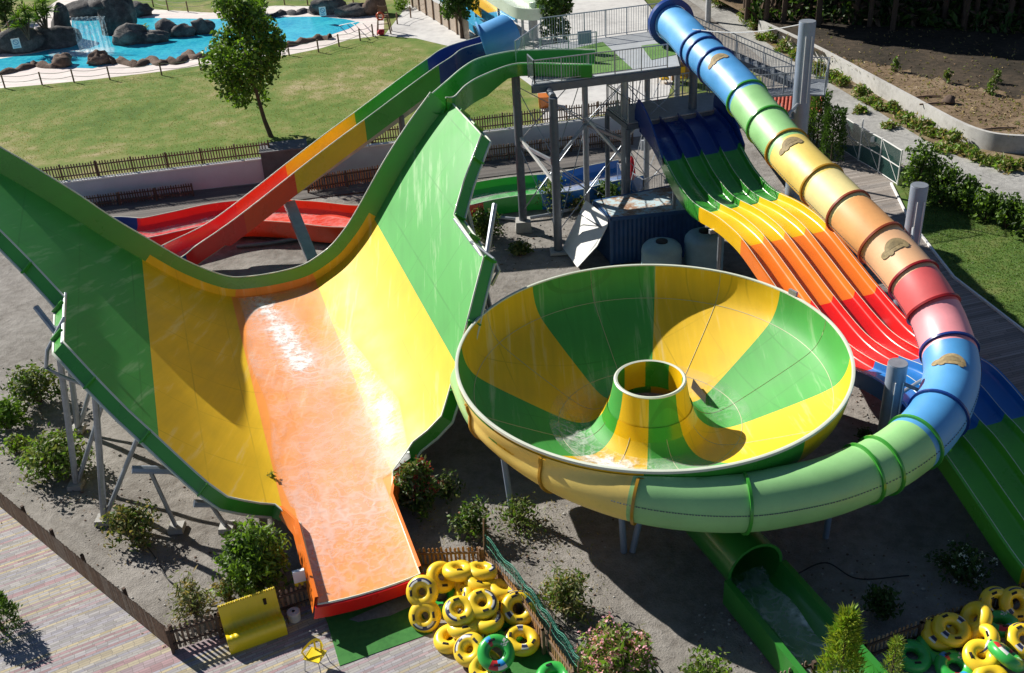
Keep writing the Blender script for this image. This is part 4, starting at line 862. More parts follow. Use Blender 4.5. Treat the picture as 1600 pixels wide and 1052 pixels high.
for dx in (0, 12):
    MB().tube([at(530 + dx, 40 - dx * .2, LZ0 - .1), at(530 + dx, 40 - dx * .2, LZ0 + .55), at(548 + dx, 36 - dx * .2, LZ0 + 1.0), at(556 + dx, 40 - dx * .2, LZ0 + 1.0), at(557 + dx, 41 - dx * .2, LZ0)], .03, 6).build('rail', M['white'], hr, 40)
# lifeguard chair
p = at(601, 52, LZ0); lg = empty('lifeguard_chair', p, 'tall wooden lifeguard chair hung with red and orange rescue gear beside the pool', 'lifeguard chair')
for sx in (-1, 1):
    for sy in (-1, 1): MB().beam(p + V(.55 * sx, .5 * sy, 0), p + V(.32 * sx, .3 * sy, 1.5 if sy < 0 else 2.1), .08, .08).build('leg', M['wood'], lg)
MB().box(p + V(0, 0, 1.35), (.8, .75, .07)).build('seat', M['wood'], lg); MB().box(p + V(0, .33, 1.8), (.75, .05, .45)).build('backrest', M['wood'], lg)
for z in (.4, .8, 1.1): MB().beam(p + V(-.5 + z * .12, -.45 + z * .1, z), p + V(.5 - z * .12, -.45 + z * .1, z), .05, .05).build('rung', M['wood'], lg)
q = p + V(-.15, -.45, 1.45); tag(MB().tube([q + V(.27 * math.cos(a), -.05, .27 * math.sin(a)) for a in np.linspace(0, 6.283, 17)[:-1]], .07, 8, closed=True).build('lifebuoy', glass_fibre('orange_red_buoy', (.75, .10, .03)), None, 60), 'orange-red lifebuoy hanging on the front of the wooden lifeguard chair', 'lifebuoy')
q = p + V(-.25, -.5, .22); tag(MB().blob(q, (.28, .25, .2), 8, 0, .15, 3).build('rescue_bag', M['redcloth'] if 'redcloth' in M else plain('red_cloth', (.55, .03, .05), .8), None, 60), 'red bag on the ground between the legs of the lifeguard chair', 'bag')
# red plastic chairs above the waterfall
M['redp2'] = glass_fibre('red_plastic', (.70, .02, .04), .35)
for x, y, yaw, lb in ((128, 6, .4, 'red plastic chair standing alone on the terrace above the waterfall'), (166, 2, -.3, 'left of two red plastic chairs above the tall boulder'), (181, 2, -.2, 'right of two red plastic chairs above the tall boulder')):
    p = at(x, y, LZ0 + .1); u = V(math.cos(yaw), math.sin(yaw), 0); v_ = V(-u[1], u[0], 0); t = empty('plastic_chair', p, lb, 'chair', 'red plastic chairs')
    MB().box(p + V(0, 0, .45), (.5, .5, .06), (u, v_, V(0, 0, 1))).build('seat', M['redp2'], t); MB().box(p + v_ * .25 + V(0, 0, .75), (.5, .05, .6), (u, v_, V(0, 0, 1))).build('backrest', M['redp2'], t)
    for sx in (-1, 1):
        for sy in (-1, 1): MB().beam(p + u * .22 * sx + v_ * .22 * sy, p + u * .2 * sx + v_ * .2 * sy + V(0, 0, .45), .05, .05).build('leg', M['redp2'], t)
# ================================================================ tower
TZ = 7.9
FL_, FR_, BL_, BR_ = at(832, 132, TZ), at(1062, 103, TZ), at(843, 72, TZ), at(1047, 45, TZ)
tw = empty('slide_tower', (FL_ + FR_ + BL_ + BR_) / 4 * V(1, 1, 0), 'tall grey steel slide tower with railings, turf-covered deck and braced legs', 'slide tower')
ex_ = unit(FR_ - FL_); ey_ = unit(np.cross(V(0, 0, 1), ex_))
mb = MB(); mb.prism([FL_, FR_, BR_, BL_], TZ - .06, TZ); mb.build('deck', plain('grey_deck', (.36, .38, .40), .8, .12, 3.), tw)
mb = MB(); mb.prism([at(x, y, TZ) for x, y in ((893, 77), (942, 66), (988, 108), (925, 116))], TZ + .004, TZ + .016); mb.prism([at(x, y, TZ) for x, y in ((1002, 72), (1046, 66), (1056, 86), (1018, 94))], TZ + .004, TZ + .016); mb.build('deck_turf', ground_mat('deck_turf', [(.09, .19, .05), (.13, .25, .07), (.16, .28, .09)], 1., 6., 60.), tw)
for a, b in ((FL_, FR_), (FR_, BR_), (BR_, BL_), (BL_, FL_)): MB().beam(a - V(0, 0, .24), b - V(0, 0, .24), .12, .34).build('edge_beam', M['dsteel'], tw)
for k in (.33, .66): MB().beam(FL_ + (FR_ - FL_) * k - V(0, 0, .26), BL_ + (BR_ - BL_) * k - V(0, 0, .26), .1, .26).build('cross_beam', M['dsteel'], tw)
def railing(pts, h, t, spacing=.13, post=1.2, name='railing', mat='steel', z2=None):
    pts = [np.array(p, float) for p in pts]; mb = MB()
    for a, b in zip(pts[:-1], pts[1:]):
        L = np.linalg.norm((b - a)); U_ = V(0, 0, 1); n = max(1, int(L / spacing)); k = max(1, round(L / post))
        mb.beam(a + U_ * h, b + U_ * h, .045, .045); mb.beam(a + U_ * .1, b + U_ * .1, .03, .03)
        for i in range(n): q = a + (b - a) * ((i + .5) / n); mb.beam(q + U_ * .1, q + U_ * (h - .02), .02, .02)
        for i in range(k + 1): q = a + (b - a) * i / k; mb.beam(q, q + U_ * (h + .02), .05, .05)
    return mb.build(name, M[mat], t)
FLc = FL_ + ex_ * .1
railing([FLc + ey_ * 1.1, FLc, FR_ - ex_ * .6], 1.05, tw)
railing([BL_ + ex_ * .1, BR_ - ex_ * .1], 1.35, tw)
railing([FLc + ey_ * 3.4, BL_ + ex_ * .1], 1.1, tw); 
ia = at(845, 97, TZ); ib = at(932, 86, TZ); railing([ia, ib], 1.1, tw)
for x, y in ((914, 83), (1026, 68)):
    p = at(x, y, TZ); MB().box(p + V(0, 0, .75), (.68, .04, .62), (ex_, ey_, V(0, 0, 1))).build('notice_panel', plain('blue_grey_panel', (.22, .27, .34), .5, .1), tw)
POLES = [(806, 128, 'dsteel', .20), (864, 153, 'dsteel', .20), (976, 122, 'steel', .17), (1084, 108, 'dsteel', .20), (913, 100, 'steel', .15), (1012, 82, 'steel', .15), (1060, 60, 'steel', .15)]
pt = []
for x, y, m, r_ in POLES:
    p = at(x, y, TZ - .4); pt.append(p); foot = .45 if x == 806 else 0
    MB().tube([p * V(1, 1, 0) + V(0, 0, foot), p + V(0, 0, .42 if x == 806 else 0)], r_, 14).build('leg', M[m], tw, 40); MB().box(p * V(1, 1, 0) + V(0, 0, .05 + foot / 2), (.8, .8, .1 + foot), None, 0, .9).build('footing', M['concrete'], tw)
def rod(a, b, r_=.022, m='steel', nm='brace_rod'): MB().tube([a, b], r_, 6).build(nm, M[m], tw, 40)
def pz(i, z): q = pt[i].copy(); q[2] = z; return q
for i, j in ((0, 4), (1, 4), (1, 2), (4, 5), (2, 5), (2, 3), (5, 6), (0, 1)):
    rod(pz(i, 1.0), pz(j, 4.4)); rod(pz(i, 4.4), pz(j, 1.0)); rod(pz(i, 4.6), pz(j, 7.3)); rod(pz(i, 7.3), pz(j, 4.6))
for i, j in ((0, 1), (4, 2), (1, 4), (5, 2)): MB().beam(pz(i, 4.5), pz(j, 4.5), .11, .14).build('strut_beam', M['steel'], tw)
MB().beam(pz(0, 4.9), pz(1, 3.4), .12, .14).build('strut_beam', M['white'], tw); MB().beam(pz(4, 4.9), pz(2, 3.5), .12, .14).build('strut_beam', M['white'], tw)
MB().tube([pt[1] + V(0, 0, .05), pt[1] + ex_ * .1 + ey_ * 1.3 + V(0, 0, .05)], .15, 12).build('strut_beam', M['dsteel'], tw, 40)
# racer start landing
SZ = 5.62; l0 = LA * V(1, 1, 0); ca, cb = l0 - lu * .5 - lp * .7, l0 - lu * .5 + lp * (LW + .9); cc, cd = cb - lu * 2.6, ca - lu * 2.6
def up(p, z): q = np.array(p, float).copy(); q[2] = z; return q
mb = MB(); mb.prism([ca, cb, cc, cd], SZ - .06, SZ); mb.build('landing', M['steel'], tw)
for a, b in ((ca, cb), (cb, cc), (cc, cd), (cd, ca)): MB().beam(up(a, SZ - .2), up(b, SZ - .2), .1, .24).build('landing_beam', M['dsteel'], tw)
railing([up(ca, SZ), up(cd, SZ), up(cc, SZ)], 1.1, tw, .16)
for c in (ca, cb, cc, cd): MB().tube([up(c, 0), up(c, SZ - .3)], .12, 10).build('leg', M['dsteel'], tw, 40)
MB().box(up(ca, SZ + 1.25) + lp * (LW + .9), (.6, .05, .95), (lp, lu, V(0, 0, 1))).build('notice_panel', M['blugrey'] if 'blugrey' in M else plain('grey_blue_board', (.30, .34, .40), .5), tw)
# stairs
def stairs(a, b, wdt, nm='stair_flight'):
    a = np.array(a, float); b = np.array(b, float); d = b - a; L = np.linalg.norm(d[:2]); u = unit(d * V(1, 1, 0)); s_ = V(-u[1], u[0], 0); n = max(3, int(abs(d[2]) / .19)); mb = MB()
    for sg in (-1, 1): mb.beam(a + s_ * sg * wdt / 2, b + s_ * sg * wdt / 2, .06, .28, 1)
    for i in range(n):
        q = a + d * ((i + .5) / n); mb.box(q + V(0, 0, .05), (L / n * .95, wdt - .08, .04), (u, s_, V(0, 0, 1)), 0)
    mb.build(nm, [M['steel'], M['dsteel']], tw)
    for sg in (-1, 1): railing([a + s_ * sg * wdt / 2, b + s_ * sg * wdt / 2], 1.0, tw, .18, 1.4, 'stair_railing')
sa = at(1342, 420, 0); sb = up(cb - lu * .9 + lp * .6, SZ); stairs(sa, sb, 1.1)
q1 = at(1236, 128, 5.4); 
mb = MB(); u_ = unit((q1 - BR_) * V(1, 1, 0)); v_ = V(-u_[1], u_[0], 0); mid = q1 + u_ * .9
mb.box(mid - v_ * .6 + V(0, 0, -.04), (1.8, 2.6, .08), (u_, v_, V(0, 0, 1))); mb.build('landing', M['steel'], tw)
stairs(q1, up(BR_ - ey_ * 1.2 + ex_ * .1, TZ), 1.2); railing([mid + v_ * .65 - u_ * .8, mid + v_ * .65 + u_ * .85, mid - v_ * 1.85 + u_ * .85], 1.1, tw, .16)
wa = q1 - v_ * 1.3 + u_ * .5; wb = up(cc, SZ) + lu * .7; wk = unit((wb - wa) * V(1, 1, 0)); ws = V(-wk[1], wk[0], 0); mb = MB(); mb.beam(wa - V(0, 0, .05), wb - V(0, 0, .05), 1.2, .08); mb.build('walkway', M['steel'], tw)
for sg in (-1, 1): railing([wa + ws * .58 * sg, wb + ws * .58 * sg], 1.05, tw, .16)
for p in (mid + v_ * .5, mid - v_ * 1.7): MB().tube([up(p, 0), up(p, 5.3)], .11, 10).build('leg', M['steel'], tw, 40)
def cable(a, b, sag, label, r_=.02):
    P = [a * (1 - k) + b * k - V(0, 0, sag * math.sin(math.pi * k)) for k in np.linspace(0, 1, 20)]
    tag(MB().tube(P, r_, 5).build('cable', M['white'], None, 60), label, 'cable')
cable(at(1262, 36, 10.8), at(1082, 46, 9.6), .25, 'thin white cable strung from the tallest pylon to the tower top')
# ================================================================ container, tanks, board, bits round the tower
CZ = 2.35; ck = [at(928, 314, CZ), at(955, 341, CZ), at(1100, 326, CZ), at(1058, 288, CZ)]
ct = empty('shipping_container', (ck[0] + ck[2]) / 2 * V(1, 1, 0), 'blue corrugated metal container with a pale blue, rust-streaked roof behind the bowl', 'container')
def corr(a, b, z1):
    u = b - a; L = np.linalg.norm(u[:2]); u = u * V(1, 1, 0) / L; n_ = V(u[1], -u[0], 0); k = int(L / .1); P = []
    for i in range(k + 1): off = .02 if (i // 1) % 2 else -.02; q = a * V(1, 1, 0) + u * L * i / k + n_ * off; P.append([q + V(0, 0, .02), q + V(0, 0, z1)])
    return P
mb = MB()
for i in range(4): mb.grid(corr(ck[i], ck[(i + 1) % 4], CZ - .1))
mb.build('wall_panels', plain('container_blue', (.02, .07, .19), .5, .25, 2.), ct)
t = NT('rusty_pale_roof'); v = t.coord(); n1 = t.noise(v, .75, 6, .7); n2 = t.noise(v, 7., 4)
col = t.ramp(t.math('ADD', t.math('MULTIPLY', n1, .8), t.math('MULTIPLY', n2, .2)), [(.36, (.42, .60, .66)), (.47, (.50, .62, .66)), (.53, (.42, .30, .22)), (.60, (.26, .12, .06)), (.70, (.50, .42, .34))]); mroof = t.done(t.pbr(col, .6))
mb = MB(); mb.prism(ck, CZ - .1, CZ); mb.build('roof', mroof, ct)
mb = MB(); c4 = ck + [ck[0]]
for a, b in zip(c4[:-1], c4[1:]): mb.beam(a - V(0, 0, .06), b - V(0, 0, .06), .12, .14)
for c in ck: mb.beam(c * V(1, 1, 0), c - V(0, 0, .1), .13, .13)
mb.build('frame_rails', plain('container_blue_frame', (.03, .09, .22), .5, .2), ct)
M['tank'] = plain('pale_blue_plastic', (.22, .36, .42), .55, .12, 3.)
for x, y, tz, r_, lb in ((1034, 378, 1.95, .88, 'pale blue domed water tank in the shade behind the bowl rim, nearer the white panel'), (1101, 362, 2.2, .86, 'pale blue water tank behind the bowl rim, nearer the racer slide')):
    p = at(x, y, tz) * V(1, 1, 0); tk = empty('water_tank', p, lb, 'tank', 'water tanks')
    pr = [(r_ * .98, .0)]
    for k in range(14): z = (tz - .35) * k / 13; pr.append((r_ * (1 + .012 * math.sin(k * 2.2)), z))
    pr += [(r_ * .97, tz - .25), (r_ * .85, tz - .12), (r_ * .6, tz - .03), (.28, tz), (.24, tz)]
    mb = MB(); mb.lathe(pr, p, 36, 0); mb.build('tank_body', M['tank'], tk, 50); mb = MB(); mb.lathe([(.26, tz - .02), (.26, tz + .06), (.2, tz + .08), (0.01, tz + .08)], p, 24); mb.build('lid', M['black'], tk, 40)
bp_ = [at(915, 313, 2.35), at(950, 340, 2.2), at(949, 352, 1.95), at(933, 384, 1.1), at(902, 418, .1), at(879, 387, .12)]
nb_ = unit(np.cross(bp_[1] - bp_[0], bp_[4] - bp_[0])); nb_ = nb_ if nb_[2] > 0 else -nb_
lb_ = empty('leaning_panel', bp_[4], 'white cut-cornered panel leaning on the end of the blue container', 'panel'); mb = MB()
mb.add([p for p in bp_] + [p - nb_ * .04 for p in bp_], [tuple(range(6)), tuple(range(6, 12))[::-1]] + [(i, 6 + i, 6 + (i + 1) % 6, (i + 1) % 6) for i in range(6)]); mb.build('panel_sheet', M['white'], lb_)
MB().beam(bp_[0] * .72 + bp_[5] * .28 + nb_ * .03, bp_[1] * .8 + bp_[4] * .2 + nb_ * .03, .04, .04).build('batten', M['dsteel'], lb_)
mb = MB(); mb.tube([at(722, 335, .12), at(812, 343, .12), at(850, 337, .12), at(905, 325, .12)], .09, 10); tag(mb.build('water_pipe', M['steel'], None, 40), 'grey water pipe lying on the soil at the foot of the tower legs', 'pipe')
mb = MB(); mb.tube([at(370, 385, .1), at(420, 380, .12), at(470, 372, .15)], .10, 10); tag(mb.build('water_pipe', M['dsteel'], None, 40), 'dark water pipe on the ground in the shade below the red flume', 'pipe')
def parasol(px, z0, h, label):
    p = at(*px, z0); t = empty('folded_parasol', p, label, 'parasol'); MB().tube([p, p + V(0, 0, h + .15)], .025, 8).build('pole', M['white'], t, 40)
    P = []
    for i, (r_, z) in enumerate(((.03, h), (.10, h - .15), (.15, h - .6), (.19, h - 1.1), (.16, h - 1.3), (.06, h - 1.32))): P.append([p + V(r_ * (1 + .3 * math.cos(a * 7)) * math.cos(a), r_ * (1 + .3 * math.cos(a * 7)) * math.sin(a), z) for a in np.linspace(0, 2 * math.pi, 29)])
    MB().grid(P).build('canopy', plain('red_canvas', (.62, .03, .05), .8, .2), t, 60)
parasol((986, 298), 0, 1.95, 'folded red parasol with a white stripe among the railings under the racer start')
def sign_post(px, z0, h, label, w_=.5, hb=.55, m='steel'):
    p = at(*px, z0); t = empty('sign_post', p, label, 'sign'); MB().tube([p, p + V(0, 0, h)], .045, 8).build('post', M['steel'], t, 40); MB().box(p + V(0, -.06, h - hb / 2), (w_, .12, hb)).build('box', plain('pale_grey_box', (.5, .53, .56), .5), t)
sign_post((1008, 300), 0, 2.9, 'grey metal box on a thin pole in front of the racer slide start')
# small railings below the racer start
gr = empty('steel_gate', at(1010, 300, 0), 'small galvanised gate and railing beside the rusty container roof', 'gate'); railing([at(965, 285, 0), at(1005, 312, 0), at(1060, 292, 0), at(1050, 275, 0)], 1.1, gr, .12)
pb_ = at(853, 166, LZ0); op = empty('planter', pb_, 'square orange planter with dry brown plants behind the picket fence', 'planter'); MB().box(pb_ + V(0, 0, .35), (.85, .85, .7), None, 0, 1.1).build('pot', glass_fibre('orange_pot', (.62, .17, .02)), op)
# ================================================================ top centre: board fence and far slides
a = at(606, -14, LZ0); b = at(645, 10, LZ0); c = at(735, 66, LZ0)
bf = empty('board_fence', b, 'beige board fence running away beside the grey pavement at the top', 'fence'); mb = MB(); d = unit(c - a); n_ = V(-d[1], d[0], 0); L = np.linalg.norm(c - a); k = int(L / .16)
for i in range(k): q = a + d * (i + .5) * .16; mb.box(q + V(0, 0, .78), (.15, .025, 1.5 + .04 * math.sin(i * 7)), (d, n_, V(0, 0, 1)), i % 2)
mb.build('fence_boards', [plain('beige_boards', (.42, .35, .28), .85, .2, 4.), plain('beige_boards_worn', (.36, .29, .23), .85, .2, 4.)], bf)
for i in range(int(L / 1.9)): q = a + d * i * 1.9 - n_ * .07; MB().box(q + V(0, 0, .82), (.1, .1, 1.65), (d, n_, V(0, 0, 1))).build('post', M['wood'], bf)
def trough(px, zs, w_, h, m, label, cat='water slide', m2=None):
    pts = [at(x, y, z) for (x, y), z in zip(px, zs)]; sp_, tt_ = spline(pts, 8); P = []
    for p, f in zip(sp_, frames(sp_)): P.append([p - f[1] * (w_ + .12) - V(0, 0, .3), p - f[1] * (w_ + .12) + V(0, 0, h), p - f[1] * w_ + V(0, 0, h), p - f[1] * w_ * .85, p + f[1] * w_ * .85, p + f[1] * w_ + V(0, 0, h), p + f[1] * (w_ + .12) + V(0, 0, h), p + f[1] * (w_ + .12) - V(0, 0, .3)])
    t = empty('distant_slide', pts[len(pts) // 2] * V(1, 1, 0), label, cat); mb = MB(); n = len(sp_)
    mb.grid(P, (lambda i, j: 0 if i < n * .55 else 1) if m2 else 0); mb.build('channel', [m] + ([m2] if m2 else []), t, 40)
    for i in (2, n // 2, n - 3):
        if sp_[i][2] > LZ0 + .8: MB().tube([sp_[i] * V(1, 1, 0) + V(0, 0, LZ0), sp_[i] - V(0, 0, .3)], .1, 8).build('support_leg', M['steel'], t, 40)
    return t
M['sky'] = glass_fibre('light_blue_gelcoat', (.04, .36, .62)); M['pale'] = glass_fibre('white_green_gelcoat', (.66, .76, .62))
trough([(690, -22), (716, 4), (750, 34), (776, 56)], [2.5, 2.1, 1.8, 1.7], .95, .25, M['sky'], 'light blue slide lane beyond the board fence, passing behind the small tree')
trough([(735, -8), (762, 14), (792, 34)], [3.4, 3.0, 2.6], .8, .35, M['yellow'], 'yellow and blue slide lane beyond the tower, right of the small tree', m2=M['sky'])
trough([(770, -16), (800, 4), (832, 20), (870, 10)], [4.6, 4.2, 3.8, 3.8], 1.0, .5, M['pale'], 'pale white and green curved slide at the top behind the tower')
q = at(834, 62, LZ0); pc = empty('banner_column', q, 'white column with a faded dark top standing just behind the tower', 'column'); MB().tube([q, q + V(0, 0, 3.6)], .34, 16).build('shaft', plain('streaked_white', (.55, .53, .55), .7, .3, 3.), pc, 40); MB().tube([q + V(0, 0, 3.6), q + V(0, 0, 5.2)], .37, 16).build('dark_top', plain('faded_maroon', (.16, .10, .12), .7, .2), pc, 40)
q = at(775, 30, LZ0); tag(MB().tube([q, q + V(0, 0, 2.8)], .05, 8).build('lamp_pole', M['dsteel'], None, 40), 'thin dark pole among the far slides right of the small tree', 'pole')
q = at(1062, 128, LZ0); pw = empty('play_unit', q, 'orange-brown board wall with yellow seats seen under the tower deck', 'play equipment'); MB().box(q + V(.6, .6, .6), (2.2, .1, 1.2), (ex_, ey_, V(0, 0, 1))).build('board_wall', M['wood2'], pw)
for dx in (-1.0, .1): MB().box(q + V(dx, 0, .3), (.55, .5, .12)).build('seat', M['yellow'], pw); MB().box(q + V(dx, .24, .6), (.55, .07, .6)).build('seat_back', M['yellow'], pw)
# tiled kiosk
kz = 2.3; kq = at(1243, 172, kz); ko = empty('kiosk', kq * V(1, 1, 0), 'small white kiosk with a red tiled roof and pink painted flowers behind the tallest pylon', 'kiosk'); kx, ky = unit(V(.95, -.3, 0)), unit(V(.3, .95, 0))
k0 = kq * V(1, 1, 0) + ky * 1.0
MB().box(k0 + V(0, 0, kz / 2), (2.3, 2.0, kz), (kx, ky, V(0, 0, 1))).build('wall', M['wallwhite'], ko)
mb = MB(); th_ = plain('red_roof_tile', (.42, .085, .05), .75, .25, 6.)
for i in range(14):
    for sg in (-1, 1):
        for r_ in range(6):
            c = k0 + kx * (-1.35 + i * .208) + ky * sg * (.12 + r_ * .23) + V(0, 0, kz + .62 - r_ * .105); mb.tube([c + ky * sg * -.13 + V(0, 0, .06), c + ky * sg * .13 - V(0, 0, .05)], .10, 8)
mb.build('roof_tiles', th_, ko, 60)
mb = MB(); rg = np.random.default_rng(5)
for i in range(16): mb.box(k0 - ky * 1.004 + kx * rg.uniform(-1., 1.) + V(0, 0, rg.uniform(.5, 2.)), (rg.uniform(.1, .28), .006, rg.uniform(.1, .28)), (unit(kx + V(0, 0, rg.normal())), ky, unit(np.cross(unit(kx + V(0, 0, 0)), ky))))
for i in range(14): mb.box(k0 + kx * 1.154 + ky * rg.uniform(-.8, .8) + V(0, 0, rg.uniform(.5, 2.)), (.006, rg.uniform(.1, .3), rg.uniform(.1, .3)), (kx, ky, V(0, 0, 1)))
mb.build('painted_flowers', plain('pink_paint', (.55, .10, .22), .7, .4, 9.), ko)
# mesh gate
M['mesh'] = plain('green_mesh', (.03, .10, .085), .8, .2)
gp = [at(x, y, 0) for x, y in ((1312, 233), (1341, 252), (1372, 270), (1402, 290))]; mg = empty('mesh_gate', gp[1], 'white framed double gate with dark green mesh between the boardwalk and the gravel road', 'gate')
for i, p in enumerate(gp): MB().tube([p, p + V(0, 0, 2.4 if i == 1 else 1.95)], .045, 8).build('post', M['white'], mg, 40)
for a, b in zip(gp[:-1], gp[1:]):
    mb = MB()
    for z in (.08, 1.0, 1.9): mb.beam(a + V(0, 0, z), b + V(0, 0, z), .04, .05)
    mb.beam(a + V(0, 0, 1.9), b + V(0, 0, .1), .03, .03); mb.build('frame', M['white'], mg)
    mb = MB(); d = (b - a)
    for k in range(28): q = a + d * (k + .5) / 28; mb.beam(q + V(0, 0, .1), q + V(0, 0, 1.88), .028, .01)
    for k in range(22): z = .12 + k * .08; mb.beam(a + V(0, 0, z), b + V(0, 0, z), .01, .026)
    mb.build('mesh_panel', M['mesh'], mg)
MB().box(gp[1] * .4 + gp[2] * .6 + V(0, -.05, 1.65), (.35, .02, .3)).build('notice', M['sign'], mg)
# ================================================================ bottom: yellow seat, chair, box on post
pL = at(361, 1024, 0); pR = at(450, 992, 0); sx_ = unit(pR - pL); sy_ = V(-sx_[1], sx_[0], 0); W_ = np.linalg.norm(pR - pL)
ys_ = empty('yellow_seat', (pL + pR) / 2, 'wide yellow moulded bench of one curved sheet beside the picket fence', 'bench')
prof = [(0, .0), (-.03, .18), (-.02, .36), (.03, .47), (.12, .52), (.24, .50), (.38, .42), (.50, .38), (.60, .42), (.68, .62), (.74, .95), (.76, 1.08), (.80, 1.10), (.84, 1.06), (.80, .6), (.72, .3), (.70, 0)]
pr_, _ = spline([(y, 0, z) for y, z in prof], 3); nw = 40
P = [[pL + sx_ * W_ * k / nw + sy_ * q[0] + V(0, 0, q[2] + (.012 * math.sin(k * 1.9 + q[0] * 3) if q[2] > .3 else 0)) for q in pr_] for k in range(nw + 1)]
mb = MB(); mb.grid(P, flip=True)
for e, fl_ in ((P[0], True), (P[-1], False)): b = mb.n; mb.add(e, [tuple(range(len(e)))[::(-1 if fl_ else 1)]])
mb.build('seat_shell', M['chair'], ys_, 50)
mb = MB()
for k in range(24): mb.tube([pL + sx_ * W_ * (k + .2) / 24 + sy_ * .80 + V(0, 0, 1.10), pL + sx_ * W_ * (k + .8) / 24 + sy_ * .80 + V(0, 0, 1.10)], .045, 6)
mb.build('rope_edge', plain('yellow_rope', (.62, .48, .03), .8, .3, 9.), ys_, 50)
cp = at(496, 1042, 0); yc = empty('armchair', cp, 'yellow plastic armchair with thin metal legs alone on the striped paving', 'chair'); cu = unit(V(.93, -.36, 0)); cv = V(-cu[1], cu[0], 0)
def C3(a, b, z): return cp + cu * a + cv * b + V(0, 0, z)
P = []
for i in range(9):
    row = []
    for j in range(9): a = -.23 + .46 * i / 8; b = -.22 + .44 * j / 8; row.append(C3(a, b, .45 - .02 * math.cos(a * 6) * math.cos(b * 6)))
    P.append(row)
mb = MB(); mb.grid(P); mb.grid(np.array(P) - V(0, 0, .03), flip=True); mb.tube([C3(-.23, -.22, .44), C3(.23, -.22, .44), C3(.23, .22, .44), C3(-.23, .22, .44)], .02, 6, closed=True); mb.build('seat', M['chair'], yc, 60)
P = []
for k in range(21):
    th = math.pi * k / 20; x, y = -.28 * math.cos(th), -.16 + .40 * math.sin(th); hh = .66 + .16 * math.sin(th) ** 2; P.append([C3(x, y, hh - .07 - .03 * math.sin(th)), C3(x * 1.04, y * 1.03 + .01, hh), C3(x * 1.10, y * 1.06 + .01, hh - .02), C3(x * 1.06, y * 1.05, hh - .09)])
mb = MB(); mb.grid(P, close_v=True)
for th in (.05, 1.2, 1.95, 3.09): x, y = -.28 * math.cos(th), -.16 + .40 * math.sin(th); mb.beam(C3(x * .85, max(-.2, y * .9), .44), C3(x * 1.05, y * 1.03, .64 + .1 * math.sin(th)), .05, .02)
mb.build('backrest_and_arms', M['chair'], yc, 60)
for sx in (-1, 1):
    for sy in (-1, 1): MB().tube([C3(.20 * sx, .19 * sy, .43), C3(.25 * sx, .24 * sy, 0)], .013, 6).build('leg', M['steel'], yc, 40)
bp2 = at(486, 945, 0); sb_ = empty('post_box', bp2, 'white and yellow box on a leaning brown post at the left of the orange run-out', 'sign'); tp2 = at(470, 906, .95)
MB().beam(bp2, tp2, .10, .06).build('post', M['wood'], sb_); bx_ = unit(V(.95, .30, 0)); by_ = V(-bx_[1], bx_[0], 0)
MB().box(tp2 + V(-.02, -.02, .17), (.34, .10, .40), (bx_, by_, V(0, 0, 1))).build('white_panel', M['sign'], sb_); MB().box(tp2 + V(-.02, -.03, -.09), (.34, .11, .12), (bx_, by_, V(0, 0, 1))).build('yellow_strip', M['chair'], sb_)
tag(MB().lathe([(.05, .0), (.17, .0), (.19, .3), (.17, .32), (.05, .33)], at(461, 968, 0), 20).build('bucket', plain('white_bucket', (.55, .55, .54), .6), None, 40), 'pale bucket in the striped shade between the yellow bench and the orange run-out', 'bucket')
# ================================================================ inflatable tubes
M['ringy'] = glass_fibre('yellow_vinyl', (.90, .62, .03), .36, .06); M['ringg'] = glass_fibre('green_vinyl', (.04, .42, .07), .32, .06); M['ringn'] = glass_fibre('navy_print', (.03, .035, .09), .35); M['ringw'] = glass_fibre('white_print', (.75, .74, .66), .35)
M['ringb'] = glass_fibre('blue_print', (.02, .28, .62), .35); M['ringr'] = glass_fibre('red_print', (.55, .03, .03), .35)
def torus(mb, cx, Rm, r_, mfun, nu=64, nv=20):
    P = []
    for i in range(nu):
        u = 2 * math.pi * i / nu; row = []
        for j in range(nv):
            v = 2 * math.pi * j / nv; k = 1 + .025 * math.sin(u * 30) * max(0, -math.cos(v)) + .008 * math.sin(u * 30); rr = r_ * k
            row.append((cx + (Rm + rr * math.cos(v)) * math.cos(u), (Rm + rr * math.cos(v)) * math.sin(u), rr * math.sin(v)))
        P.append(row)
    mb.grid(P, lambda i, j: mfun(2 * math.pi * (i + .5) / nu, 2 * math.pi * (j + .5) / nv), close_u=True, close_v=True, flip=True)
def handle(t, c, d, nm='handle'):
    c = np.array(c); d = np.array(d, float); mb = MB(); mb.tube([c - d * .075, c - d * .05 + V(0, 0, .03), c + d * .05 + V(0, 0, .03), c + d * .075], .013, 6); mb.box(c - V(0, 0, .005), (.17, .07, .012), (unit(d), unit(np.cross(V(0, 0, 1), d)), V(0, 0, 1))); return mb.build(nm, M['black'], t, 40)
def dbl_print(sg):
    def f(u, v):
        dv = math.degrees(v) % 360; du = math.degrees(u) % 360; side = du if sg > 0 else (180 - du) % 360
        side = (side + 180) % 360 - 180
        if 54 < dv < 72 and abs(side) < 62: return 1
        if 72 < dv < 90 and abs(side) < 54: return 2 if abs(side) > 12 else 1
        return 0
    return f
proto_d = empty('double_tube', (0, 0, 0), 'x', 'inflatable tube', 'inflatable tubes piled at the lower left'); mb = MB(); torus(mb, -.33, .285, .182, dbl_print(-1)); torus(mb, .33, .285, .182, dbl_print(1)); mb.build('body', [M['ringy'], M['ringn'], M['ringw']], proto_d, 60)
pd_body = proto_d.children[0]
for x, y, d in ((.33, .30, (1, 0, 0)), (.33, -.30, (1, 0, 0)), (-.33, .30, (1, 0, 0)), (-.33, -.30, (1, 0, 0))): handle(pd_body, (x, y * .95, .182), d)
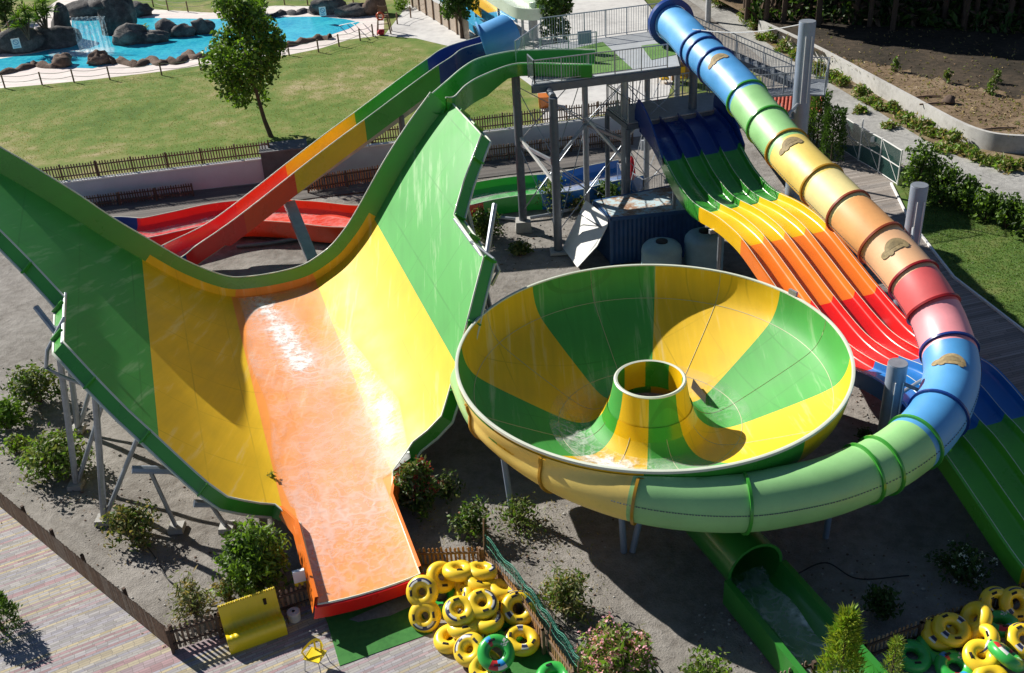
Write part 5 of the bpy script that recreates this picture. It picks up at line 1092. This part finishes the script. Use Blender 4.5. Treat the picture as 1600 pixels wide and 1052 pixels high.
proto_q = empty('double_tube', (0, 0, 0), 'x', 'inflatable tube', 'inflatable tubes piled at the lower left'); mb = MB(); torus(mb, -.33, .285, .182, lambda u, v: 0); torus(mb, .33, .285, .182, dbl_print(1)); qb_ = mb.build('body', [M['ringy'], M['ringn'], M['ringw']], proto_q, 60)
for x, y, d in ((.33, .285, (1, 0, 0)), (-.33, -.285, (1, 0, 0))): handle(qb_, (x, y, .182), d)
DN = [0]
def sgl(base, prints):
    t = empty('single_tube', (0, 0, 0), 'x', 'inflatable tube', 'inflatable tubes piled at the lower left'); mb = MB(); torus(mb, 0, .33, .17, prints); bd = mb.build('body', base, t, 60)
    for a in (R(100), R(260)): handle(bd, (.33 * math.cos(a), .33 * math.sin(a), .17), (-math.sin(a), math.cos(a), 0))
    return t
def p_y(u, v):
    du = math.degrees(u) % 360; dv = math.degrees(v) % 360
    if 55 < dv < 125 and (10 < du < 40 or 190 < du < 220): return 1 if 70 < dv < 108 else 2
    return 1 if 35 < dv < 60 and (60 < du < 110) else 0
def p_g(u, v):
    du = math.degrees(u) % 360; dv = math.degrees(v) % 360
    if 30 < dv < 150:
        if 230 < du < 262: return 3
        if 262 < du < 300: return 1 if dv > 70 else 2
        if 20 < du < 50 and 60 < dv < 130: return 2 if (du // 6 + dv // 9) % 2 < 1 else 0
        if 100 < du < 122: return 1 if dv < 90 else 3
    return 0
proto_y = sgl([M['ringy'], M['ringn'], M['ringw']], p_y); proto_g = sgl([M['ringg'], M['ringb'], M['ringw'], M['ringr']], p_g); proto_p = sgl([M['ringg']], lambda u, v: 0)
used = set()
def place(proto, c, x, n, label, group='inflatable tubes piled at the lower left', scale=1.):
    o = proto if proto.name not in used else copy_tree(proto); used.add(proto.name) if o is proto else None
    x = unit(x); n = np.array(n, float); n = unit(n - x * (n @ x)); y = np.cross(n, x); m = Matrix.Identity(4)
    for i in range(3): m[i][0] = x[i]; m[i][1] = y[i]; m[i][2] = n[i]; m[i][3] = c[i]
    o.matrix_world = m @ Matrix.Scale(scale, 4); o.location = m.translation; o.rotation_euler = m.to_euler(); o.scale = (scale,) * 3
    o['label'] = label; o['group'] = group; return o
def dbl(a, za, b, zb, n, label, **k): A = at(*a, za); B = at(*b, zb); DN[0] += 1; return place(proto_d if DN[0] in (1, 6, 9) else proto_q, (A + B) / 2, B - A, n, label, **k)
def one(proto, a, z, n, label, x=(1, .2, 0), **k): return place(proto, at(*a, z), x, n, label, **k)
TO = unit(CAMP - at(720, 960, .3))
dbl((660, 926), .80, (664, 961), .35, (-.15, -.75, .65), 'yellow double tube standing upright at the left end of the pile')
dbl((690, 902), .75, (722, 900), .55, (-.3, -.55, .75), 'yellow double tube at the back of the pile, half hidden behind the upright one')
dbl((718, 893), .95, (750, 893), .85, (.05, .30, .95), 'yellow double tube lying flat on top at the back by the picket fence')
dbl((752, 912), .75, (782, 922), .6, (.25, .25, .9), 'yellow double tube with a dark stripe at the upper right of the pile')
dbl((716, 920), .35, (726, 938), .5, (-.85, -.3, .45), 'yellow tube wedged on edge in the middle of the pile above the big flat one')
dbl((713, 957), .85, (758, 943), .85, (-.15, -.35, .9), 'yellow double tube lying on top in the centre, white and navy print facing up')
dbl((718, 980), .55, (768, 969), .55, (.05, .15, .95), 'yellow double tube lying directly beneath the central one')
dbl((700, 998), .17, (742, 1004), .22, (-.05, -.12, 1), 'yellow double tube flat on the paving at the front left of the pile')
dbl((735, 1016), .40, (758, 1042), .25, (-.5, -.1, .8), 'yellow double tube at the front, partly under the green printed ring')
one(proto_g, (775, 1021), .62, (.0, -.55, .83), 'green ring with blue, red and white prints propped at the front of the pile')
one(proto_y, (810, 951), .55, (-.75, -.45, .45), 'yellow ring leaning upright against the netted fence')
one(proto_y, (815, 1001), .30, (.1, -.25, .95), 'yellow ring with dark prints lying by the netted fence below the leaning one', (.3, 1, 0))
one(proto_p, (690, 934), .25, (-.2, -.3, .9), 'plain green ring buried under the yellow tubes')
one(proto_p, (866, 1060), .25, (0, -.1, 1), 'plain bright green ring at the bottom edge beside the netted fence')
one(proto_p, (795, 985), .18, (0, .1, 1), 'plain green ring on the ground beneath the right side of the yellow pile')
G2 = 'inflatable tubes piled at the lower right'
one(proto_y, (1556, 944), .55, (-.55, -.6, .4), 'left one of two plain yellow rings leaning on the shaded fence', group=G2, scale=.95)
one(proto_y, (1587, 944), .55, (-.55, -.6, .4), 'right one of two plain yellow rings leaning on the shaded fence', group=G2, scale=.95)
one(proto_g, (1562, 975), .45, (.1, .2, .95), 'green ring with a purple-blue print lying below the two leaning rings', group=G2)
one(proto_y, (1468, 990), .42, (.25, -.3, .9), 'navy and white striped yellow ring under a plain one in the shaded pile', group=G2)
one(proto_y, (1487, 984), .62, (.05, -.25, .95), 'plain yellow ring on top of the striped one in the shaded pile', group=G2)
dbl((1524, 965), .70, (1536, 1003), .55, (-.75, -.35, .5), 'yellow double tube on edge in the middle of the shaded pile', group=G2)
one(proto_p, (1462, 1012), .2, (.15, -.2, .95), 'plain green ring under the striped yellow ring in shade', group=G2)
one(proto_p, (1425, 1025), .2, (.05, -.1, 1), 'plain green ring lying flat at the left end of the shaded pile', group=G2)
dbl((1535, 1030), .45, (1548, 1060), .3, (-.1, -.4, .9), 'yellow double tube with black and white print at the bottom right edge', group=G2)
one(proto_g, (1572, 1025), .6, (.65, -.35, .6), 'green and blue ring tilted on the yellow tubes at the lower right', (.3, -.9, 0), group=G2)
one(proto_y, (1602, 1002), .5, (-.5, -.4, .75), 'yellow ring cut by the right edge of the picture', group=G2)
one(proto_g, (1492, 1044), .2, (0, -.2, 1), 'dark green printed ring on the ground at the bottom of the shaded pile', group=G2)
# ================================================================ vegetation
def leaf_mesh(mb, C, size, rg, m, elong=2.0, up_bias=.3, nrm=None):
    """one small folded quad per leaf"""
    n = len(C); d = rg.normal(size=(n, 3)); d[:, 2] += up_bias
    if nrm is not None: d += nrm * 1.1
    d /= np.linalg.norm(d, axis=1)[:, None]; e = rg.normal(size=(n, 3)); e -= (e * d).sum(1)[:, None] * d; e /= np.linalg.norm(e, axis=1)[:, None]; g = np.cross(d, e)
    s = size * rg.uniform(.6, 1.3, n)[:, None]; L = e * s * elong / 2; W = g * s / 2
    vs = np.stack([C - L, C + W + d * s * .12, C + L, C - W + d * s * .12], 1).reshape(-1, 3)
    fs = [(4 * i, 4 * i + 1, 4 * i + 2, 4 * i + 3) for i in range(n)]
    mb.add(vs, fs, list(m) if not isinstance(m, int) else m)
def clump_cloud(c, rad, k, n, rg, spread=.42, flat=0.):
    """leaf positions gathered in k uneven clumps through an ellipsoid, each leaf with an outward direction"""
    cs = rg.normal(size=(k, 3)); cs /= np.linalg.norm(cs, axis=1)[:, None]; cs *= rg.uniform(.25, .85, k)[:, None] ** .6; w_ = rg.uniform(.5, 1.4, k)
    idx = rg.choice(k, n, p=w_ / w_.sum()); o = rg.normal(size=(n, 3)); o /= np.linalg.norm(o, axis=1)[:, None]; o *= (rg.uniform(.25, 1, n) ** .5)[:, None]
    p = cs[idx] + o * spread * w_[idx][:, None] ** .5; return np.array(c) + p * np.array(rad), o
def shrub(px, rad, h, n, leafs, size, label, z=0., k=14, cat='shrub', group='shrubs on the grey soil', name='shrub', flowers=None, nf=0, fs=.08, spread=.42, elong=2.2, stems=9, seed=None, sy=1.):
    base = at(*px, z); seed = seed if seed is not None else int(px[0] * 7 + px[1]); rg = np.random.default_rng(seed); t = empty(name, base, label, cat, group)
    c = base + V(0, 0, h * .5); nt_ = max(7, int(k * 1.7)); C = []; o = []; ms = MB(); per = max(4, int(n * .50 / nt_))
    for i in range(nt_):
        a = rg.uniform(0, 6.283); el = rg.uniform(.1, 1.45) if rg.random() < .75 else rg.uniform(.9, 1.5); L = rg.uniform(.72, 1.12); end = base + V(math.cos(a) * math.cos(el) * rad * L, math.sin(a) * math.cos(el) * rad * sy * L, math.sin(el) * h * L + .04 * h)
        mid = base * .5 + end * .5 + V(rg.normal() * .1 * rad, rg.normal() * .1 * rad, .16 * h * math.cos(el)); ms.tube([base + V(rg.normal() * .05, rg.normal() * .05, -.02), mid, end], [.020, .012, .004], 5)
        q = rg.uniform(.28, 1.04, per) ** .75; tw_ = np.outer((1 - q) ** 2, base) + np.outer(2 * q * (1 - q), mid) + np.outer(q ** 2, end); off = rg.normal(size=(per, 3)) * rad * spread * .30 * (.45 + .75 * np.sin(np.clip(q, 0, 1) * 2.6))[:, None]
        C.append(tw_ + off * np.array([1, 1, .8])); off_n = off / (np.linalg.norm(off, axis=1)[:, None] + 1e-6); o.append(off_n)
    C = np.concatenate(C); o = np.concatenate(o); keep = C[:, 2] > base[2] + .02; C = C[keep]; o = o[keep]
    C2, o2 = clump_cloud(c, (rad * .8, rad * sy * .8, h * .5), k, int(n * .24), rg, spread); k2 = C2[:, 2] > base[2] + .02; C = np.concatenate([C, C2[k2]]); o = np.concatenate([o, o2[k2]])
    mb = MB(); leaf_mesh(mb, C, size * .92, rg, rg.integers(0, len(leafs), len(C)), elong, .35, o)
    if flowers:
        F = C[rg.choice(len(C), nf)] + V(0, 0, .04); F = F[F[:, 2] > base[2] + h * .4]; reps = np.repeat(F, 6, axis=0) + rg.normal(size=(len(F) * 6, 3)) * fs * .8; leaf_mesh(mb, reps, fs, rg, len(leafs), 1.2, .6)
    mb.build('foliage', [M[l] for l in leafs] + ([M[flowers]] if flowers else []), t); ms.build('stems', M['bark'], t)
    return t
def tree(px, z, trunk_h, crown_c, rad, n, leafs, size, label, k=34, tr=.16, cat='tree', group=None, spread=.34, limbs=10, seed=1, lean=(0, 0)):
    base = at(*px, z); rg = np.random.default_rng(seed); t = empty('broadleaf_tree', base, label, cat, group); c = base + np.array(crown_c, float)
    C, o = clump_cloud(c, rad, k, n, rg, spread); mb = MB(); leaf_mesh(mb, C, size, rg, rg.integers(0, len(leafs), len(C)), 1.6, .2, o); cr = mb.build('crown', [M[l] for l in leafs], t)
    top = c + V(0, 0, rad[2] * .4); pts = [base + V(0, 0, -.05), base + V(lean[0], lean[1], trunk_h * .5), base + V(lean[0] * 1.5, lean[1] * 1.5, trunk_h), (base + c) / 2 + V(0, 0, c[2] - base[2]) * .3, top]
    pts[3] = pts[2] * .5 + top * .5
    MB().tube(pts, [tr, tr * .8, tr * .7, tr * .45, tr * .12], 9).build('trunk', M['bark'], t, 60)
    for i in range(limbs):
        q = C[rg.integers(len(C))]; a = pts[2] * (1 - i / limbs) + pts[3] * (i / limbs); MB().tube([a, a * .5 + q * .5 + V(0, 0, .15), q], [tr * .35, tr * .2, .012], 6).build('limb', M['bark'], t, 60)
    return t
tree((424, 214), LZ0, 2.0, (-.95, .6, 5.1), (2.35, 2.3, 3.4), 8500, ['leaf', 'leafl', 'leaf', 'leafd'], .17, 'tall leafy tree with a thin trunk on the lawn by the picket fence', seed=4, k=44, spread=.30, lean=(-.25, .1))
tree((722, 60), LZ0, .9, (-.1, .3, 2.6), (1.45, 1.4, 1.75), 4200, ['leafd', 'leaf', 'leafd'], .15, 'small round dark tree beside the board fence and the blue slide lane', seed=6, k=26)
tree((868, 78), LZ0, .9, (.1, .6, 3.0), (1.35, 1.3, 2.3), 4200, ['leafd', 'leaf', 'leafd'], .16, 'dark tree right behind the tower railing beside the white column', seed=8, k=26)
for px, sc_, lb in (((44, 56), 1.0, 'left one of two spiky palms on the rocks beside the waterfall'), ((72, 48), 1.1, 'right one of two spiky palms on the rocks beside the waterfall')):
    b = at(*px, LZ0 + 1.4); t = empty('spiky_palm', b, lb, 'palm', 'spiky palms by the waterfall'); rg = np.random.default_rng(px[0]); mb = MB()
    for hx, hy, hz_ in ((0, 0, 1.0), (-.6, .1, .7), (.5, -.1, 1.4), (.15, .3, 1.9), (-.3, -.2, 1.5)):
        c = b + V(hx, hy, hz_) * sc_
        for i in range(70):
            d = rg.normal(size=3); d[2] = abs(d[2]) * .9 - .15; d = unit(d); s_ = unit(np.cross(d, V(.1, .2, 1))); L = rg.uniform(.6, .95) * sc_
            mb.add([c - s_ * .03, c + s_ * .03, c + d * L * .6 + s_ * .03 - V(0, 0, .02), c + d * L - V(0, 0, .1), c + d * L * .6 - s_ * .03 - V(0, 0, .02)], [(0, 1, 2, 3, 4)], int(rg.integers(0, 3)))
        MB().tube([b - V(0, 0, .3), b * .4 + c * .6 + V(0, 0, .0), c], [.09, .07, .06], 7).build('trunk', M['bark'], t, 60)
    mb.build('crown', [M['leaf'], M['leafl'], M['leafd']], t)
S_ = shrub
GP = 'plants on the pool rocks and lawn'
S_((222, 56), .9, .8, 700, ['leafy', 'leafl', 'dry'], .10, 'yellow-green tuft growing on the pool island rocks', LZ0 + .3, group=GP)
S_((405, 22), 1.1, 1.9, 1500, ['leafd', 'leafd', 'leaf'], .14, 'dark bush behind the pool just right of the tall tree crown', LZ0, group=GP)
S_((8, 34), 2.2, 3.0, 2600, ['leafd', 'leafd'], .17, 'dark dense bush in the top left corner', LZ0, k=20, group=GP)
S_((628, 14), .9, .9, 600, ['leafl', 'leaf'], .11, 'light green bush at the start of the board fence', LZ0, group=GP)
# shrubs round the tower
S_((757, 372), 1.1, 1.45, 2600, ['leafd', 'leaf', 'leafd', 'leafy'], .10, 'round dense green bush at the right foot of the half pipe', k=22, spread=.38)
S_((812, 398), .75, .6, 900, ['leafd', 'leafy'], .09, 'low dark trailing shrub between the half pipe and the nearer tower leg')
S_((868, 325), 1.0, 1.7, 1300, ['leaf', 'leafd', 'leafgrey'], .09, 'loose green shrub between the tower legs by the blue flume', spread=.5)
S_((950, 312), .95, 1.0, 1300, ['leafd', 'leaf'], .09, 'low dark shrub behind the white leaning panel')
S_((905, 325), .8, .5, 600, ['leafd', 'leafy', 'dry'], .08, 'small low shrub at the foot of the blue flume')
# left of the half pipe
S_((62, 628), 1.05, 1.65, 2000, ['leaf', 'leafy', 'leafgrey', 'leafd'], .10, 'leafy shrub under the notch of the left wing', spread=.5)
S_((14, 668), .8, 1.1, 1100, ['leafl', 'leaf', 'leaf'], .11, 'bright green shrub cut by the left edge of the picture', spread=.46)
S_((92, 742), 1.35, 1.45, 2900, ['leaf', 'leafy', 'leafgrey', 'leafl'], .10, 'wide spreading shrub left of the twin support struts', spread=.48, k=20)
S_((24, 705), .6, .5, 450, ['leafl', 'leafy'], .09, 'small low shrub between the left edge and the wide spreading one', spread=.5)
S_((212, 838), 1.05, 1.2, 2000, ['leafy', 'leafd', 'leafy', 'dry'], .085, 'olive green shrub alone on the soil below the half pipe skirt', spread=.46)
S_((408, 918), 1.15, 2.2, 4200, ['leafl', 'leaf', 'leaf', 'leafd'], .10, 'big bright green bush against the left side of the orange run-out', k=26, spread=.36)
S_((305, 958), .75, 1.25, 900, ['leafgrey', 'dry', 'leafgrey', 'leafy'], .06, 'feathery grey-green bush beside the short picket fence', spread=.55, elong=4, stems=22)
S_((355, 935), .6, .6, 500, ['leafgrey', 'dry', 'leafy'], .06, 'low dry grey shrub between the feathery bush and the big bright one', spread=.55, elong=3, stems=18)
S_((434, 792), .25, 1.4, 260, ['leaf', 'leafd'], .08, 'thin upright sprig in front of the lower left of the half pipe', spread=.5, elong=3)
S_((655, 792), .85, 1.6, 2800, ['leafd', 'leaf', 'leafgrey'], .09, 'oleander bush with dull red flowers at the right of the run-out', flowers='redp', nf=260, fs=.07, spread=.42, elong=3)
S_((742, 835), .75, 1.2, 1100, ['leaf', 'leafgrey', 'leafd'], .09, 'grey-green shrub with one pink bloom behind the sunlit picket fence', spread=.5, flowers='pink', nf=5, fs=.09)
S_((815, 820), .9, .8, 900, ['leaf', 'leafgrey', 'leafy'], .08, 'loose low shrub left of the bowl legs', spread=.55)
S_((700, 775), .6, .8, 500, ['leafgrey', 'leafd'], .08, 'straggly shrub in the shade under the bowl rim beside the oleander', spread=.55)
S_((880, 955), .85, 1.35, 1900, ['leafgrey', 'leafy', 'leaf', 'dry'], .075, 'grey-green shrub on the pale soil right of the green netting', spread=.48, elong=2.6, stems=16)
S_((962, 1066), 1.15, 1.65, 2800, ['leaf', 'leafy', 'leafl'], .10, 'oleander with clusters of pale pink flowers at the bottom edge', spread=.44, elong=3, flowers='pink', nf=420, fs=.075)
S_((1105, 1062), .75, .7, 900, ['leafl', 'leafy', 'leaf'], .08, 'low yellow-green shrub at the bottom edge left of the exit flume', spread=.48)
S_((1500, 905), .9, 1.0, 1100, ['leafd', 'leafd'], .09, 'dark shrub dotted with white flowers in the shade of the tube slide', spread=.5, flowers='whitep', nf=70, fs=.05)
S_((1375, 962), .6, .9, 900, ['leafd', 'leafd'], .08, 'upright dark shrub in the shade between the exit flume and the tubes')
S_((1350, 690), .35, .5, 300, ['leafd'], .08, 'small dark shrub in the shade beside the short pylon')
# conical evergreens
def conifer(px, z, r0, h, n, leafs, size, label, elong=3.5, seed=0, tipz=.9, group=None, cat='conifer'):
    b = at(*px, z); rg = np.random.default_rng(seed + int(px[0])); t = empty('conifer', b, label, cat, group); k = rg.uniform(0, 1, n) ** .8; a = rg.uniform(0, 6.283, n); lump = 1 + .16 * np.sin(a * 5 + k * 9) + .1 * np.sin(a * 3 - k * 17)
    r_ = r0 * (1 - k * tipz) ** .75 * np.sqrt(rg.uniform(.35, 1, n)) * lump * np.minimum(1, k * 6 + .55)
    C = np.stack([b[0] + r_ * np.cos(a), b[1] + r_ * np.sin(a), b[2] + .05 + k * h], 1); o = np.stack([np.cos(a) * .5, np.sin(a) * .5, np.full(n, .9)], 1)
    mb = MB(); d = o + rg.normal(size=(n, 3)) * .45; d /= np.linalg.norm(d, axis=1)[:, None]; s_ = np.cross(d, rg.normal(size=(n, 3))); s_ /= np.linalg.norm(s_, axis=1)[:, None]; L = size * rg.uniform(.6, 1.4, n)[:, None]
    vs = np.stack([C - s_ * L / elong / 2, C + d * L * .5 - s_ * L / elong * .5, C + d * L, C + d * L * .5 + s_ * L / elong * .5], 1).reshape(-1, 3); mb.add(vs, [(4 * i, 4 * i + 1, 4 * i + 2, 4 * i + 3) for i in range(n)], list(rg.integers(0, len(leafs), n))); mb.build('foliage', [M[l] for l in leafs], t)
    MB().tube([b, b + V(0, 0, h * .8)], [.06, .02], 6).build('trunk', M['bark'], t); return t
M['leafyel'] = leaf_mat('leaf_yellow_green', (.24, .29, .03))
conifer((1308, 1090), 0, .60, 2.8, 2300, ['leafyel', 'leafl', 'leafyel'], .26, 'feathery yellow-green conifer rising over the exit flume at the bottom', 7, 3, .93)
conifer((1387, 1085), 0, .32, 1.9, 900, ['leafyel', 'leafl', 'leafy'], .16, 'slim yellow-green conifer tip at the bottom edge left of the shaded tubes', 7, 4, .95)
conifer((6, 988), 0, .62, 1.15, 2200, ['leafd', 'leafd', 'leaf'], .12, 'clipped dark round evergreen at the left edge on the striped paving', 3, 5, .55)
conifer((1275, 240), 0, .62, 3.5, 3200, ['leafd', 'leaf', 'leafd'], .16, 'taller of two dark columnar evergreens beside the kiosk', 2.5, 6, .35)
conifer((1298, 252), 0, .68, 2.9, 3200, ['leafd', 'leafd'], .16, 'shorter of two dark columnar evergreens beside the mesh gate', 2.5, 7, .35)
# hedge shrubs between side lawn and road
for i, (px, r_, h, lb) in enumerate((((1432, 305), 1.15, 2.9, 'tallest hedge shrub at the left end of the row beside the gravel road'), ((1470, 318), 1.1, 2.3, 'second hedge shrub from the tall one along the gravel road'), ((1505, 330), 1.0, 1.7, 'third hedge shrub from the tall one along the gravel road'), ((1540, 345), .85, 1.6, 'fourth hedge shrub from the tall one, with a gap on its left'), ((1572, 356), .85, 1.6, 'fifth hedge shrub from the tall one along the gravel road'), ((1604, 370), .9, 1.7, 'hedge shrub cut by the right edge of the picture'))):
    S_(px, r_, h, 2300 if i < 3 else 1600, ['leaf', 'leafd', 'leafd', 'leafl'], .13, lb, k=20, spread=.40, cat='hedge shrub', group='hedge shrubs along the gravel road', name='hedge_shrub', elong=1.8)
# weeds along the verge
WD = [(1165, 30, 1.0, .9), (1178, 42, .9, .8), (1205, 62, .8, .8), (1225, 76, .8, .8), (1245, 88, .8, .7), (1278, 112, .8, .8), (1300, 122, .8, .7), (1318, 130, .7, .6), (1345, 148, .8, .8), (1395, 172, .6, .6), (1442, 200, .8, .7), (1470, 212, .6, .5), (1490, 222, .8, .7), (1520, 245, .7, .5), (1560, 255, .8, .5), (1590, 262, .7, .5), (1125, 8, 1.2, 1.0), (1105, -4, 1.2, 1.0)]
WD += [(1190, 58, .6, .4), (1262, 104, .7, .5), (1288, 120, .6, .4), (1362, 158, .7, .5), (1378, 168, .6, .4), (1415, 186, .7, .5), (1430, 196, .6, .4), (1455, 208, .6, .4), (1505, 236, .8, .5), (1540, 252, .7, .4), (1576, 262, .8, .5), (1345, 172, .6, .3), (1390, 196, .6, .3), (1470, 232, .7, .35)]
for i, (x, y, r_, h) in enumerate(WD): S_((x, y + 4), r_, h, 420, ['leafy', 'leaf', 'leafl', 'dry'], .12, ['scruffy weed clump growing along the foot of the long concrete wall'][0], k=8, spread=.5, cat='weed clump', group='weed clumps along the concrete wall', name='weed_clump', stems=3, elong=3)
for i, (x, y, lb) in enumerate(((1399, 112, 'thin sapling with a stake alone on the shaded dirt field'), (1480, 130, 'small green sapling left of the dead branches on the dirt field'), (1548, 148, 'low green weed on the dirt field near the right edge'), (1556, 130, 'thin sapling in the tree shadow near the right edge'))): S_((x, y), .4, .9, 160, ['leafy', 'leaf'], .12, lb, FZ, k=5, group='saplings on the dirt field', cat='sapling', name='sapling')
for x, y, lb, l_ in ((1450, 152, 'dead branch lying on the dirt field, left of the dark stump', 1.6), (1463, 163, 'pale dead branch nearer the concrete wall on the dirt field', 1.9), (1562, 202, 'pale split log on the dirt field at the far right', 1.9)):
    p = at(x, y, FZ + .06); tag(MB().tube([p - V(l_ / 2, -.15, 0), p + V(0, .1, .04), p + V(l_ / 2, .1, 0)], [.05, .07, .04], 6).build('dead_branch', M['wood'], None, 60), lb, 'branch')
tag(MB().blob(at(1484, 158, FZ + .15), (.35, .3, .3), 6, 0, .2, 4).build('tree_stump', M['dwood'], None, 60), 'dark stump on the dirt field beside the dead branches', 'stump')
# pines of the wood beyond: trunks in view, crowns above the frame
rg = np.random.default_rng(17); GW = 'pine trees of the wood beyond the dirt field'
spots = []
for r_ in range(5):
    for k in range(13):
        x = 1150 + k * 44 + rg.uniform(-24, 24) + (r_ % 2) * 20; y = 34 - r_ * 17 + rg.uniform(-6, 6) + (x - 1150) * .03
        if y + 8 < 52 + (x - 1186) * .45 or x > 1240: spots.append((x, y))
proto = None
for i, (x, y) in enumerate(spots):
    b = at(x, y, FZ)
    if i < 3:
        h = 13 + i; t = empty('pine_tree', b, 'x', 'tree', GW); MB().tube([b, b + V(.1, 0, h * .5), b + V(-.1, .1, h)], [.22, .17, .05], 8).build('trunk', plain('pine_bark', (.075, .05, .035), .95, .35, 5.), t, 60)
        C, o = clump_cloud(b + V(0, 0, h * .72), (2.9, 2.9, h * .33), 40, 3400, rg, .27); mb = MB(); leaf_mesh(mb, C, .34, rg, rg.integers(0, 2, len(C)), 2.4, .2, o); mb.build('crown', [M['leafd'], M['leaf']], t)
        for q in C[:10]: MB().tube([up(b, q[2] - .8), q], [.05, .01], 5).build('limb', M['bark'], t)
        for j in range(7): a = rg.uniform(0, 6.28); z = rg.uniform(1.5, 5.5); MB().tube([b + V(0, 0, z), b + V(math.cos(a), math.sin(a), .15) * V(1.3, 1.3, 1) + V(0, 0, z)], [.03, .008], 5).build('dead_limb', M['bark'], t)
        protos = (protos if i else []) + [t]; o_ = t
    else: o_ = copy_tree(protos[i % 3]); o_.location = [float(v) for v in b]; o_.rotation_euler = (0, 0, rg.uniform(0, 6.28)); s_ = rg.uniform(.85, 1.15); o_.scale = (s_, s_, s_)
    o_['label'] = 'bare lower trunk of a pine standing in the dark wood at the top right'
for i, (x, y, s_) in enumerate([(9 + k * 2.3 + rg.uniform(-1, 1), 102 + (k % 3) * 4 + rg.uniform(-1, 1), rg.uniform(1.5, 2.5)) for k in range(26)]):  # oversized unseen pines, added above the frame to throw shade on the field
    o_ = copy_tree(protos[i % 3]); o_.location = (x, y, FZ); o_.rotation_euler = (0, 0, i); o_.scale = (s_, s_, s_); o_['label'] = 'very tall unseen pine, added above the frame to shade the dirt field'
q = at(1192, 36, 0); tag(MB().tube([q, q + V(0, 0, 6)], [.16, .12], 9).build('utility_pole', M['wood'], None, 40), 'brown wooden pole at the end of the long concrete wall, top right', 'pole')
q = at(1106, 34, 0); tag(MB().tube([q, q + V(0, 0, 5)], [.24, .2], 12).build('light_column', plain('pale_column', (.50, .50, .52), .7, .2), None, 40), 'pale streaked column beside the road just behind the tube slide mouth', 'column')
# dark sheet that paints the wood's shade onto the dirt field, its edge ragged
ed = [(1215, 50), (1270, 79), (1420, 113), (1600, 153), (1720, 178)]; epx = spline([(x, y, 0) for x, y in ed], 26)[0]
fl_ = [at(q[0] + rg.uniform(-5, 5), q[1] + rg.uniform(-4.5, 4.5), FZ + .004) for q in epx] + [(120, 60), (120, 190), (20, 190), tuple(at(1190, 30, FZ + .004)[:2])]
mb = MB(); mb.add([(q[0], q[1], FZ + .004) for q in fl_], [tuple(range(len(fl_)))[::-1]]); mb.build('wood_shade_sheet', ground_mat('painted_wood_shade', [(.022, .019, .014), (.046, .037, .027), (.09, .066, .046)], .25, 2.2, 14., .95, 1., .08), None, None, 'structure')
# dark undergrowth of the wood floor
C = []
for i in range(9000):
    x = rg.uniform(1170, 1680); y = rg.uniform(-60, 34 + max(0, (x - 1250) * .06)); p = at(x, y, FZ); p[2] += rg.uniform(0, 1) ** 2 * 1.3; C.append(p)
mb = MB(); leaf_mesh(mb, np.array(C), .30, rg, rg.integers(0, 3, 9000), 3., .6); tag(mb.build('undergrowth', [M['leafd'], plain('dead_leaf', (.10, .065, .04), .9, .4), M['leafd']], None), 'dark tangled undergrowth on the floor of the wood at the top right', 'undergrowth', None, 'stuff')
C = []
for i in range(5200):
    x = rg.uniform(1225, 1660); y = rg.uniform(40, 215); p = at(x, y, FZ + .02)
    if y < 84 + (x - 1240) * .44 - 16 and (y > 70 + (x - 1240) * .225 or rg.random() < .25): C.append(p + V(0, 0, rg.uniform(0, .06)))
mb = MB(); leaf_mesh(mb, np.array(C), .085, rg, rg.integers(0, 3, len(C)), 2.4, .9); tag(mb.build('dry_litter', [M['dry'], plain('dead_leaf_brown', (.16, .10, .055), .9, .4), M['leafy']], None), 'dry grass and leaf litter on the brown dirt field', 'litter', None, 'stuff')
# sparse weeds on the soil
blades('weeds', [at(*p, 0) for p in ((700, 745), (940, 800), (960, 1050), (900, 1040), (820, 900), (690, 850))], 0, 500, .10, [M['leafgrey'], M['dry']], 31, .02)['label'] = 'thin scattered weeds on the pale soil left of the bowl shadow'

# ================================================================ sub-parts: pieces that belong to one part of their thing
SUB = {'half_pipe_slide': ('half_pipe_surface', ['water_film', 'edge_trim'], 'back_lip', ['lip_trim'], 'entry_channel', ['channel_trim']), 'bowl_slide': ('bowl_surface', ['panel_joints', 'water_film', 'drain_slot', 'cone_ring'], 'rim', ['rim_clamp']),
       'tube_slide': ('tube_shell', ['flange_ring', 'worn_turtle_badge', 'mouth_collar']), 'racer_slide': ('lanes', ['divider_caps']), 'body_flume': ('channel', ['channel_trim', 'water_film'], 'girder', ['saddle', 'girder_foot']), 'exit_flume': ('channel', ['water_film']),
       'pylon': ('post', ['cap', 'base_plate', 'tension_rod']), 'notice_sign': ('board', ['ring_symbol', 'text_lines']), 'water_tank': ('tank_body', ['lid']), 'kiosk': ('wall', ['painted_flowers']), 'slide_tower': ('deck', ['deck_turf']), 'yellow_seat': ('seat_shell', ['rope_edge']), 'retaining_wall': ('wall_body', ['coping']), 'concrete_block': ('block_body', ['block_cap']), 'leaning_panel': ('panel_sheet', ['batten']), 'broadleaf_tree': ('trunk', ['limb'])}
st_ = lambda n: n.split('.')[0]
for o in list(SC.objects):
    if o.parent is None and st_(o.name) in SUB:
        d = SUB[st_(o.name)]
        for i in range(0, len(d), 2):
            par = next((c for c in o.children if st_(c.name) == d[i]), None)
            if par:
                for c in list(o.children):
                    if st_(c.name) in d[i + 1]: c.parent = par
